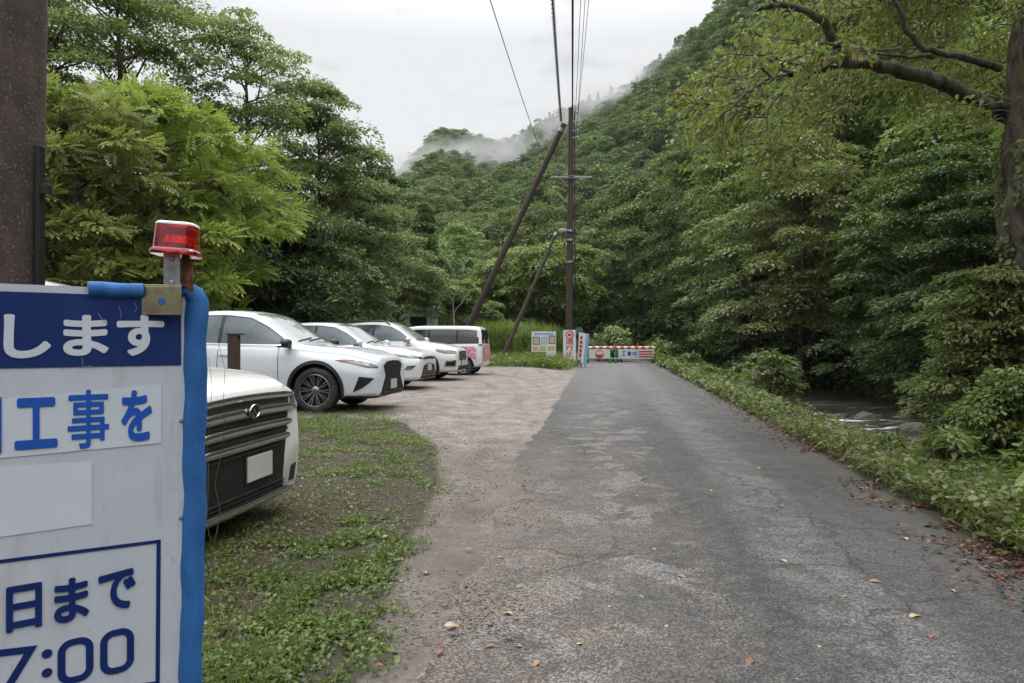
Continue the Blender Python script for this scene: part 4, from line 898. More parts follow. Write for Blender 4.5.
    c.patch('windscreen', [(.58, y_, 1.70) for y_ in (-.58, 0, .58)], [(1.42, y_, 1.13) for y_ in (-.70, 0, .70)], (-.6, 0, -.8), 'car_glass_pale', nu=20, nv=10)
    c.line(1.22, 1.05, 1.24, .35, .012); c.line(.06, 1.05, .06, .35, .012); c.handle(.2, .93)
    fr = (-1, 0, 0)
    def gp(name, hw0, z0, hw1, z1, mat, off, nv=4, bow=0.0, **kw):
        ys = np.linspace(-1, 1, 9)
        return c.patch(name, [(2.6, q * hw0, z0 + bow * (1 - q * q)) for q in ys], [(2.6, q * hw1, z1 + bow * (1 - q * q)) for q in ys], fr, mat, off=off, nu=28, nv=nv, **kw)
    gp('grille', .575, .895, .47, .215, 'grille_mesh', 0.006, 14)
    def gbar(name, hw, z, hh, dp, bow, mat, nseg=26, skew=0.5):
        vs = []; m = 12
        for i in range(nseg + 1):
            y_ = hw * (-1 + 2 * i / nseg); zz = z + bow * (1 - (y_ / hw) ** 2); q, n = c.hit((2.6, y_, zz), fr); en = min(1, 8 * (1 - abs(y_) / hw)) ** .5 * .4 + .6
            for k in range(m):
                a = 2 * PI * k / m; e_ = math.cos(a); vs.append((q.x + (dp * max(0, e_) ** .45 if e_ > 0 else .02 * e_) , y_, zz + hh * en * (math.sin(a) + skew * .35 * (e_ > 0) * e_)))
        fs = [(i * m + k, i * m + (k + 1) % m, (i + 1) * m + (k + 1) % m, (i + 1) * m + k) for i in range(nseg) for k in range(m)] + [tuple(range(m)), tuple(nseg * m + k for k in range(m))]
        mb = MB(); mb.add(vs, fs); return ob(name, mb.mesh(smooth=True), M[mat], c.root)
    gbar('grille_bar', .62, .895, .024, .022, .018, 'bar_chrome'); gbar('grille_bar', .575, .805, .036, .040, .012, 'bar_chrome'); gbar('grille_bar', .565, .700, .032, .038, .008, 'bar_chrome'); gbar('grille_bar', .545, .600, .029, .034, .0, 'bar_chrome')
    for z in (.552, .29, .265, .24): gp('grille_slat', .46, z + .006, .50, z - .006, 'black_plastic', 0.022, 1)
    for z in (.855, .75, .648): gp('grille_slat', .55, z + .008, .55, z - .008, 'black_plastic', 0.012, 1)
    gbar('lower_trim', .60, .212, .026, .035, -.010, 'bar_chrome')
    c.plate(2.6, .44, y=.13)
    q, n = c.hit((2.6, 0, .82), fr); em = MB()
    for k in range(24):
        a0, a1 = 2 * PI * k / 24, 2 * PI * (k + 1) / 24; em.tube([(q.x + .052, .062 * math.cos(a0), .826 + .042 * math.sin(a0)), (q.x + .052, .062 * math.cos(a1), .826 + .042 * math.sin(a1))], .007, 6)
    em.tube([(q.x + .052, -.03, .795), (q.x + .052, -.015, .855), (q.x + .052, .018, .797), (q.x + .052, .032, .857)], .0075, 6); ob('emblem', em.mesh(smooth=True), M['dark_chrome'], c.root)
    mb = MB(); mb.lathe([(0, 0), (.0, .058), (-.008, .058), (-.008, 0)], 24, 'Z', (0, 0, 0), closed=False); me = mb.mesh(); me.transform(Matrix.Translation((q.x + .046, 0, .826)) @ Matrix.Diagonal((1, 1, .68, 1)) @ Matrix.Rotation(PI / 2, 4, 'Y')); ob('emblem_back', me, M['black_plastic'], c.root)
    front_pair(c, 'headlight', [(2.6, -.60, .905), (2.6, -.70, .915), (2.6, -.79, .915)], [(2.6, -.60, .79), (2.6, -.70, .81), (2.6, -.79, .83)], 'lamp_glass', d=(-1, 0, 0), off=0.008, nu=10, nv=5); front_pair(c, 'headlight_trim', [(2.6, -.585, .785), (2.6, -.79, .825)], [(2.6, -.585, .765), (2.6, -.79, .808)], 'chrome', d=(-1, 0, 0), off=0.012, nu=8, nv=2)
    front_pair(c, 'fog_trim', [(2.6, -.62, .36), (2.6, -.70, .37)], [(2.6, -.58, .25), (2.6, -.66, .25)], 'black_plastic', d=(-1, 0, 0), off=0.005, nu=4, nv=6)
    for s in (-1, 1): c.patch('bonnet_seam', [(1.62, s * .72, 1.1), (1.62, s * .73, 1.1)], [(2.22, s * .66, 1.0), (2.22, s * .67, 1.0)], (0, 0, -1), 'black_plastic', off=0.002, nu=1, nv=12)
build_cars()
# ------------------------------------------------------------------ poles, wires, far signs, barrier, hut
def build_far():
    Y = 36.0; b = at(570, 341.5, Y); g = gz(b.x, b.y); top = at(571, 108, Y).z
    r = empty('utility_pole', (b.x, b.y, g)); tag(r, 'tall brown upright utility pole with thin steel cross arm behind the red lettered sign', 'pole')
    mb = MB(); mb.tube([(-0.05, 0, -0.3), (-0.03, 0, 3), (0.02, 0, 9), (0.05, 0, top - g)], [0.20, 0.19, 0.15, 0.125], 20); ob('pole_shaft', mb.mesh(smooth=True), M['pole_wood'], r)
    mb = MB(); mb.tube([(0.27, -0.10, 0.5), (0.25, -0.09, 5), (0.24, -0.08, 9), (0.22, -0.06, top - g - 0.2)], 0.032, 8); ob('conduit', mb.mesh(smooth=True), M['black_metal'], r)
    za = at(570, 178, Y).z - g
    mb = MB(); mb.box((0.05, -0.2, za), (2.15, 0.08, 0.085)); mb.box((0.05, -0.17, za), (0.30, 0.14, 0.14)); ob('cross_arm', mb.mesh(bevel=0.006), M['galvanised'], r)
    mb = MB(); mb.tube([(-0.6, -0.2, za), (-0.1, -0.18, za - 0.5)], 0.025, 6); ob('cross_arm_stay', mb.mesh(), M['galvanised'], r)
    for py_ in (113, 122, 131, 138):
        z = at(570, py_, Y).z - g; mb = MB()
        mb.lathe([(-0.07, 0.0), (-0.07, 0.045), (-0.02, 0.07), (0.0, 0.04), (0.02, 0.07), (0.07, 0.045), (0.07, 0.0)], 12, 'Z', (0.38, -0.1, z), closed=False); mb.box((0.22, -0.1, z), (0.30, 0.03, 0.03)); ob('insulator', mb.mesh(smooth=True), M['print_grey'], r)
    for py_ in (231, 240, 262):
        z = at(570, py_, Y).z - g; mb = MB(); mb.lathe([(-0.06, 0.215), (0.06, 0.212), (0.06, 0.18), (-0.06, 0.18)], 20, 'Z', (0, 0, z)); ob('steel_band', mb.mesh(smooth=True), M['galvanised'], r)
    mb = MB(); z = at(570, 231, Y).z - g; mb.tube([(-0.1, -0.1, z), (-0.35, -0.14, z + 0.06), (-0.55, -0.1, z + 0.05)], 0.05, 8); mb.box((-0.42, -0.12, z), (0.4, 0.1, 0.12)); ob('brace_clamp', mb.mesh(bevel=0.01), M['galvanised'], r)
    def brace(name, p0, p1, r0, r1, lab):
        g0 = gz(p0.x, p0.y); p0 = Vector((p0.x, p0.y, g0 - 0.2)); o = empty(name, (p0.x, p0.y, g0)); tag(o, lab, 'pole')
        L = Vector((p0.x, p0.y, g0)); mb = MB(); mb.tube([p0 - L, (p0 + p1) / 2 - L, p1 - L], [r0, (r0 + r1) / 2, r1], 16); ob('pole_shaft', mb.mesh(smooth=True), M['pole_wood'], o)
        q = p0.lerp(p1, 0.975); mb = MB(); d = (p1 - p0).normalized(); mb.tube([q - d * 0.1 - L, q + d * 0.1 - L], r1 + 0.02, 14); ob('steel_band', mb.mesh(smooth=True), M['galvanised'], o)
    brace('brace_pole', at(450, 364, 37.0), at(564, 124, 36.25), 0.19, 0.145, 'long brown brace pole leaning to the very top of the upright pole')
    brace('brace_pole', at(498, 366, 34.5), at(557, 231, 35.9), 0.115, 0.082, 'shorter brown brace pole leaning to the middle of the upright pole')
    # wires running back over the road
    def wire(label, p0, Y0, p1, Y1, rad, sag=0.35, lash=False, name='overhead_wire'):
        a = at(p0[0], p0[1], Y0); d = at(p1[0], p1[1], Y1); o = empty(name, a); tag(o, label, 'wire', 'overhead wires')
        pts = []; n = 26
        for k in range(n + 1):
            u = k / n; q = a.lerp(d, u); q.z -= 4 * sag * u * (1 - u); pts.append(q - a)
        mb = MB(); mb.tube(pts, rad, 8); ob('cable', mb.mesh(smooth=True), M['cable_black'], o)
        if lash:
            mb = MB(); hp = []
            for k in range(420):
                u = k / 419; q = a.lerp(d, u); q.z -= 4 * sag * u * (1 - u); hp.append(q - a + Vector((math.cos(k * 1.1) * rad * 2.2, 0, math.sin(k * 1.1) * rad * 2.2 - rad)))
            mb.tube(hp, rad * 0.45, 5); ob('lashing', mb.mesh(smooth=True), M['cable_black'], o)
    wire('thin black wire slanting alone across the sky left of the poles', (551, 178), 36, (455, -112), 12, 0.012, 0.25)
    wire('black cable with spiral lashing running to the top of the leaning brace pole', (561, 121), 36, (542, -160), 12, 0.026, 0.2, True)
    wire('thickest black cable, coming straight from above onto the upright pole', (572.5, 112), 36, (573, -230), 12, 0.036, 0.0)
    wire('thin faint wire just right of the thickest cable', (575, 121), 36, (590, -210), 13, 0.010, 0.2)
    wire('faint wire, rightmost of the fan above the upright pole', (576, 131), 36, (606, -190), 13, 0.009, 0.2)
    wire('faint wire between its two neighbours right of the thickest cable', (576, 138), 36, (597, -200), 13, 0.009, 0.25)
    # small service pole with insulators far off among the trees
    p = at(437, 341.5, 60); q = empty('service_pole', (p.x, p.y, gz(p.x, p.y))); tag(q, 'small far service pole with stacked insulators among the trees above the van', 'pole')
    g = gz(p.x, p.y); zt = at(437, 247, 60).z - g
    mb = MB(); mb.tube([(0, 0, -0.5), (0, 0, zt)], [0.16, 0.12], 10); ob('pole_shaft', mb.mesh(smooth=True), M['pole_wood'], q)
    for k, py_ in enumerate((250, 256, 261)):
        z = at(437, py_, 60).z - g; mb = MB(); mb.box((-0.25, -0.1, z), (1.3, 0.09, 0.09)); mb.lathe([(0, 0), (0, .1), (.25, .07), (.25, 0)], 8, 'Z', (-0.75, -0.1, z), closed=False); mb.lathe([(0, 0), (0, .1), (.25, .07), (.25, 0)], 8, 'Z', (0.25, -0.1, z), closed=False); ob('insulator_arm', mb.mesh(), M['galvanised'], q)
    # ---- boards
    U = Vector((1, 0, 0)); W = Vector((0, 0, 1))
    def board(name, label, l, r_, t_, b_, Yd, mat, rz=0.0, lean=0.0, th=0.03, legs=True):
        a = at(l, b_, Yd); d = at(r_, t_, Yd); w = d.x - a.x; h = d.z - a.z; gx = (a.x + d.x) / 2; gg = gz(gx, Yd)
        o = empty(name, (gx, Yd, gg), rz); o.rotation_euler = (0, lean, rz); tag(o, label, 'sign'); z0 = a.z - gg
        mb = MB(); mb.box((0, 0, z0 + h / 2), (w, th, h)); ob('panel', mb.mesh(bevel=0.004), M[mat], o)
        if legs:
            for s in (-1, 1):
                mb = MB(); mb.box((s * (w / 2 - 0.05), th / 2 + 0.023, (z0 + h) / 2 - 0.1), (0.04, 0.04, z0 + h + 0.1)); ob('leg', mb.mesh(), M['galvanised'], o)
        def rect(nm, x0, y0, x1, y1, m, lift=0.004):
            mb = MB(); mb.box((-w / 2 + w * (x0 + x1) / 2, -th / 2 - lift, z0 + h * (y0 + y1) / 2), (w * (x1 - x0), 0.005, h * (y1 - y0))); return ob(nm, mb.mesh(), M[m], o)
        def txt(body, x0, y0, x1, y1, m, bold=0.02):
            bpy.context.view_layer.update(); mw = o.matrix_world
            put_text('lettering', body, mw @ Vector((-w / 2, -th / 2, z0)), (mw.to_3x3() @ U), (mw.to_3x3() @ W), (w * x0, h * y0, w * x1, h * y1), M[m], o, bold, 0.006)
        return o, rect, txt, w, h, z0
    o, rect, txt, w, h, z0 = board('notice_board', 'white information board of small diagrams in the grass left of the red lettered sign', 531.5, 556, 331.5, 352, 33.6, 'white_board')
    rect('title_bar', .12, .84, .88, .93, 'blue_board')
    for x0, y0, x1, y1 in ((.05, .36, .34, .74), (.70, .40, .97, .80)): rect('diagram_frame', x0, y0, x1, y1, 'print_blue', .003); rect('diagram', x0 + .03, y0 + .04, x1 - .03, y1 - .04, 'print_tan', .005)
    for x0, x1 in ((.06, .28), (.34, .58), (.66, .97)): rect('diagram', x0, .06, x1, .28, 'print_tan')
    for k in range(5): rect('text_line', .40, .38 + .08 * k, .66, .415 + .08 * k, 'blue_board')
    board('low_board', 'small plain white board low in the grass below the information board', 546, 556, 351.5, 361.5, 33.2, 'white_board')
    o, rect, txt, w, h, z0 = board('closure_sign', 'tall narrow white sign with red vertical lettering and a red ring on top', 563, 576, 330, 361, 33.9, 'white_board')
    txt('通', .20, .535, .80, .725, 'print_red', .018); txt('行', .20, .335, .80, .51, 'print_red', .02); txt('止', .20, .15, .80, .315, 'print_red', .02)
    mb = MB(); mb.lathe([(-.0, .15), (-.0, .205), (-.006, .205), (-.006, .15)], 28, 'Y', (0, -.017, z0 + h * .845)); ob('ring', mb.mesh(), M['print_red'], o)
    rect('ring_mark', .36, .80, .64, .89, 'print_red')
    for s in (0.0, .975): rect('edge_strip', s, 0, s + .025, 1, 'blue_board')
    o, rect, txt, w, h, z0 = board('leaning_board', 'white board with red print leaning right beside the red lettered sign', 576.5, 582, 332.5, 360, 34.3, 'white_board', 0.5, 0.08)
    for k in range(5): rect('text_line', .25, .12 + .16 * k, .75, .23 + .16 * k, 'print_red')
    o, rect, txt, w, h, z0 = board('leaning_board', 'blank white and pale blue board leaning at the road edge beside the barrier', 580, 586.5, 333.5, 363, 33.8, 'white_board', 0.35, 0.10)
    rect('pale_stripe', .45, .02, .98, .98, 'blue_board')
    # ---- barrier across the road
    Yb = 40.5
    t_ = NT('barrier_stripes'); x_ = t_.n('ShaderNodeSeparateXYZ', {0: t_.coord()}).outputs[0]; fr_ = t_.math('FRACT', t_.math('MULTIPLY', x_, 2.4)); M['barrier_stripes'] = t_.done(t_.pr(t_.mix(t_.math('GREATER_THAN', fr_, 0.5), (0.55, 0.09, 0.05), (0.70, 0.68, 0.66)), 0.5))
    def barrier(label, l, r_):
        a = at(l, 363, Yb); d = at(r_, 363, Yb); gx = (a.x + d.x) / 2; g = gz(gx, Yb); o = empty('road_barrier', (gx, Yb, g)); tag(o, label, 'barrier'); w = d.x - a.x; hh = 0.98
        for s in (-1, 1):
            mb = MB(); x = s * (w / 2 - 0.12)
            mb.tube([(x, -0.28, 0.0), (x, 0, hh - 0.05)], 0.045, 8); mb.tube([(x, 0.28, 0.0), (x, 0, hh - 0.05)], 0.045, 8); mb.tube([(x, -0.22, 0.22), (x, 0.22, 0.22)], 0.03, 8); ob('leg', mb.mesh(smooth=True), M['barrier_green'], o)
        mb = MB(); mb.tube([(-w / 2, 0, hh - 0.04), (0, 0, hh - 0.04), (w / 2, 0, hh - 0.04)], 0.075, 12); ob('rail', mb.mesh(smooth=True), M['barrier_stripes'], o)
        mb = MB(); mb.tube([(-w / 2, -0.16, 0.3), (w / 2, -0.16, 0.3)], 0.04, 10); ob('lower_rail', mb.mesh(smooth=True), M['barrier_white'], o)
        return o, w, hh
    def bboard(o, x0, x1, z0, z1, mat):
        mb = MB(); mb.box(((x0 + x1) / 2, -0.20, (z0 + z1) / 2), (x1 - x0, 0.02, z1 - z0)); return ob('board', mb.mesh(bevel=0.003), M[mat], o)
    def btxt(o, body, x0, z0, x1, z1, mat):
        bpy.context.view_layer.update(); mw = o.matrix_world; put_text('lettering', body, mw @ Vector((0, -0.211, 0)), U, W, (x0, z0, x1, z1), M[mat], o, .03, .005)
    o, w, hh = barrier('striped barrier with a white board and red half disc on the road', 586, 612)
    bboard(o, -.62, .62, .30, .84, 'barrier_white')
    mb = MB(); pts = [(.26 * math.cos(PI + PI * k / 16), -.214, .54 + .24 * math.sin(PI + PI * k / 16)) for k in range(17)]; mb.add(pts + [(x_, y_ - .004, z_) for x_, y_, z_ in pts], [tuple(range(17)), tuple(range(33, 16, -1))]); ob('half_disc', mb.mesh(), M['print_red'], o)
    mb = MB(); mb.tube([(.24 * math.cos(PI * k / 16), -.213, .56 + .22 * math.sin(PI * k / 16)) for k in range(17)], .018, 6); ob('arc_mark', mb.mesh(), M['print_red'], o)
    o, w, hh = barrier('striped barrier with a blue lettered board and a red printed board', 613.5, 655)
    bboard(o, -.98, .10, .28, .84, 'white_board'); btxt(o, '工', -.78, .44, -.54, .72, 'print_blue'); btxt(o, '事', -.45, .44, -.21, .72, 'print_blue'); btxt(o, '中', -.14, .44, .06, .72, 'print_blue')
    bboard(o, .14, 1.14, .28, .84, 'barrier_white')
    for k in range(3):
        mb = MB(); mb.box((.64, -.213, .40 + .15 * k), (.82, .004, .085)); ob('text_band', mb.mesh(), M['print_red'], o)
    for x_ in (.2, -1.1):
        mb = MB(); mb.box((x_, 0, hh + .06), (.10, .06, .05)); mb.lathe([(0, 0), (0, .06), (.10, .05), (.12, 0)], 12, 'Z', (x_, 0, hh + .08), closed=False); ob('blinker', mb.mesh(smooth=True), M['barrier_red'], o)
    # round mirror-like small sign beside the pole
    p = at(579, 341.5, 37.5); o = empty('disc_sign', (p.x, p.y, gz(p.x, p.y))); tag(o, 'small round dark disc sign on a thin post just right of the upright pole', 'sign'); z = at(579, 331, 37.5).z - o.location.z
    mb = MB(); mb.lathe([(0, 0), (0, .22), (-.02, .22), (-.02, 0)], 24, 'Y', (0, -.04, z), closed=False); ob('disc', mb.mesh(), M['barrier_green'], o)
    mb = MB(); mb.tube([(0, 0, 0), (0, 0, z + .15)], .03, 8); ob('post_shaft', mb.mesh(), M['galvanised'], o)
    mb = MB(); mb.lathe([(0, 0), (0, .07), (-.012, .07), (-.012, 0)], 16, 'Y', (-.02, -.055, z + .03), closed=False); ob('disc_mark', mb.mesh(), M['print_red'], o)
    # pale hut behind the cars
    a = at(374, 322, 46); d = at(432, 306, 46); gx, wd = (a.x + d.x) / 2, d.x - a.x; g = gz(gx, 48); o = empty('hut', (gx, 48, g), math.radians(4)); tag(o, 'low white walled hut with dark doorway half hidden by trees behind the cars', 'hut')
    hh = d.z - g
    mb = MB(); dz = hh * .82
    for x0, x1, z0, z1 in ((-wd / 2, .15, 0, hh), (.15, 1.35, dz, hh), (1.35, wd / 2, 0, hh)): mb.box(((x0 + x1) / 2, 0, (z0 + z1) / 2), (x1 - x0, .2, z1 - z0))
    mb.box((-wd / 2 + .1, 2, hh / 2), (.2, 3.8, hh)); mb.box((wd / 2 - .1, 2, hh / 2), (.2, 3.8, hh)); mb.box((0, 4, hh / 2), (wd, .2, hh)); ob('wall', mb.mesh(), M['hut_wall'], o)
    mb = MB(); mb.box((0, 1.9, hh + .1), (wd + .8, 5.2, .18), Matrix.Rotation(.06, 3, 'X')); ob('roof', mb.mesh(), M['hut_roof'], o)
    mb = MB(); mb.box((.75, .06, dz / 2), (1.16, .05, dz)); ob('door', mb.mesh(), M['black_metal'], o)
build_far()
# ------------------------------------------------------------------ vegetation
class Leaves:
    def __init__(s): s.V = []; s.T = []
    def add(s, P, D, Nn, L, W, tone, droop=0.12):
        P = np.asarray(P, float); n = len(P)
        if n == 0: return
        D = D / np.maximum(np.linalg.norm(D, axis=1, keepdims=True), 1e-6)
        S = np.cross(D, Nn); S /= np.maximum(np.linalg.norm(S, axis=1, keepdims=True), 1e-6); N2 = np.cross(S, D)
        L = np.broadcast_to(np.asarray(L, float), (n,))[:, None]; W = np.broadcast_to(np.asarray(W, float), (n,))[:, None]
        m = P + D * L * 0.45
        v = np.stack([P, m + S * W * .5 + N2 * W * .12, P + D * L - N2 * L * droop, m - S * W * .5 + N2 * W * .12], 1)
        s.V.append(v.reshape(-1, 3)); s.T.append(np.repeat(np.clip(np.broadcast_to(tone, (n,)), 0, 1), 4))
    def fronds(s, P, D, Nn, FL, k, L, W, tone, curve=0.25):
        """pinnate leaves: k pairs of leaflets along each rachis"""
        P = np.asarray(P, float); n = len(P); D = D / np.linalg.norm(D, axis=1, keepdims=True); S = np.cross(D, Nn); S /= np.maximum(np.linalg.norm(S, axis=1, keepdims=True), 1e-6); N2 = np.cross(S, D)
        FL = np.broadcast_to(FL, (n,))[:, None]; tone = np.broadcast_to(tone, (n,))
        for i in range(k + 1):
            u = 0.2 + 0.8 * i / k; Q = P + D * FL * u - N2 * FL * curve * u * u; T = D - N2 * 2 * curve * u; ls = L * (0.75 + 0.4 * math.sin(PI * min(1, u * 0.9)))
            if i == k: s.add(Q, T, N2, ls, W, tone)
            else:
                for sg in (-1, 1): s.add(Q, T * 0.85 + S * sg, N2 + S * sg * -0.15, ls * rng.uniform(.85, 1.15, n), W, tone + rng.uniform(-.05, .05, n))
    def mesh(s, name):
        V = np.concatenate(s.V); T = np.concatenate(s.T); Q = np.arange(len(V)).reshape(-1, 4)
        return np_mesh(name, V, Q, {'tone': T})

def runit(n, up=0.0):
    v = rng.normal(size=(n, 3)); v[:, 2] += up; return v / np.linalg.norm(v, axis=1, keepdims=True)

def clump_leaves(Lv, c, out, rad, thick, n, L, W, tone, style, center=None):
    """a spray: leaves through a flattened, slightly drooping disc, tilted outwards"""
    a = rng.uniform(0, 2 * PI, n); q = rad * np.sqrt(rng.uniform(0, 1, n)); ex = rng.uniform(.75, 1.3)
    P = np.stack([np.cos(a) * q * ex, np.sin(a) * q / ex, rng.normal(0, thick * .5, n) - 0.30 * q * q / rad], 1)
    ax = np.array([out[0], out[1], 0.0]); ln = np.linalg.norm(ax)
    tilt = rng.uniform(0.05, 0.5)
    if ln > 1e-3: P[:, 2] -= tilt * (P @ (ax / ln))
    P = P + c
    rd = np.stack([np.cos(a), np.sin(a), np.zeros(n)], 1)
    D = rd * 0.8 + rng.normal(0, .45, (n, 3)) + np.array([out[0], out[1], 0]) * 0.6; D[:, 2] += (.18 if style == 'frond' else -.25)
    Nn = np.array([0, 0, 1.0]) + rd * 0.35 + rng.normal(0, .38, (n, 3))
    tn = tone + rng.normal(0, .10, n)
    if style == 'frond': Lv.fronds(P, D, Nn, rng.uniform(.75, 1.25, n) * L, 5, L * .36, L * .125, tn, .22)
    else: Lv.add(P, D, Nn, rng.uniform(.7, 1.3, n) * L, rng.uniform(.75, 1.25, n) * W, tn)

def limb(mb, a, b, r0, r1, sag=0.12, n=5, sides=6, rnd=None):
    a = np.array(a, float); b = np.array(b, float); L = np.linalg.norm(b - a); pts = []
    for k in range(n + 1):
        u = k / n; p = a + (b - a) * u; p = p + np.array([0, 0, 1.0]) * sag * L * math.sin(PI * u) * 0.8
        if rnd is not None and 0 < k < n: p = p + rnd.normal(0, .03 * L, 3)
        pts.append(p)
    mb.tube(pts, [r0 + (r1 - r0) * (k / n) for k in range(n + 1)], sides)
    return pts

def make_tree(H, R, base=0.25, nclump=100, per=220, L=.15, W=.085, style='leaf', crad=.24, thick=.22, trunk_r=.16, seed=0, layer=1.0, prof='round', lean=(0, 0), stems=1, hollow=.35, shape_noise=.35, limbs_max=60):
    """(trunk mesh, crown mesh): a tapered trunk, limbs to every spray, sprays through an uneven crown"""
    global rng
    rng = np.random.default_rng(seed); Lv = Leaves(); mb = MB()
    ph = rng.uniform(0, 6, 4)
    tips = []
    tops = []
    for sidx in range(stems):
        off = np.array([rng.normal(0, .25), rng.normal(0, .25), 0]) * (stems > 1) * R * .4
        pts = []; n = 8
        for k in range(n + 1):
            u = k / n; pts.append((lean[0] * u * u + off[0] * u * 2.2 + .04 * R * math.sin(3 * u + sidx), lean[1] * u * u + off[1] * u * 2.2 + .04 * R * math.cos(2.5 * u + sidx), -0.3 + (H * .88 + .3) * u))
        mb.tube(pts, [trunk_r * (1.25 if k == 0 else 1) * (1 - .88 * (k / n) ** 1.1) + .012 for k in range(n + 1)], 9); tops.append(np.array(pts))
    zc0 = H * base
    for k in range(nclump):
        u = (k + rng.uniform()) / nclump; u = u ** 0.92          # 0 bottom .. 1 top
        th = rng.uniform(0, 2 * PI)
        if prof == 'round': rp = math.sqrt(max(0, 1 - ((u - .42) / .60) ** 2)) if u > .42 else .72 + .28 * math.sin(PI / 2 * u / .42)
        elif prof == 'cone': rp = (1 - u) ** .9 * .97 + .03
        elif prof == 'flat': rp = (0.45 + 0.55 * sm(u, 0, .5)) * math.sqrt(max(0.03, 1 - (max(0, u - .72) / .29) ** 2))
        elif prof == 'bush': rp = math.sqrt(max(0, 1 - (u * .97) ** 2))
        rp *= 1 + shape_noise * (math.sin(2 * th + ph[0]) * .5 + math.sin(3 * th + ph[1] + 4 * u) * .5 + math.sin(5 * th + ph[2] - 7 * u) * .3)
        rho = R * rp * (1 - (1 - hollow) * rng.uniform() ** 1.6)
        if rng.uniform() < .22: rho = R * rp * rng.uniform(.1, .7)
        z = zc0 + (H - zc0) * u
        z = zc0 + (H - zc0) * (round(u * 9 * layer) / (9 * layer) * .35 + u * .65) if layer else z
        c = np.array([math.cos(th) * rho + lean[0] * u, math.sin(th) * rho + lean[1] * u, z])
        tips.append(c); cr = crad * R * rng.uniform(.65, 1.3) * (1 if prof != 'cone' else (.22 + .95 * (1 - u)))
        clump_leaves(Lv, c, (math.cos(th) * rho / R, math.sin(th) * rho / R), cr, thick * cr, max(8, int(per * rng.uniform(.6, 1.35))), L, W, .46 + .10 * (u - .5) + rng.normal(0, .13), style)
        if k % max(1, nclump // limbs_max) == 0:
            tp = tops[k % stems]; zz = np.clip(z - rho * rng.uniform(.35, .75), H * .12, H * .84); i = int(np.clip((zz + .3) / (H * .88 + .3) * 8, 0, 7)); f_ = np.clip((zz + .3) / (H * .88 + .3) * 8 - i, 0, 1); a = tp[i] * (1 - f_) + tp[i + 1] * f_
            rr = trunk_r * (.34 if rho > R * .4 else .22) * (1 - .5 * u)
            limb(mb, a, c, rr, .012, .06, 4, 5, rng)
    return mb.mesh('trunk', smooth=True), Lv.mesh('crown')

def plant_tree(name, label, cat, meshes, mats, x, y, rz=0.0, sc=1.0, group=None, z=None, parts=('trunk', 'crown'), sink=0.0):
    r = empty(name, (x, y, (gz(x, y) if z is None else z) - sink), rz); r.scale = (sc,) * 3 if not hasattr(sc, '__len__') else sc
    tag(r, label, cat, group)
    for me, mt, pn in zip(meshes, mats, parts): ob(pn, me, M[mt], r)
    return r

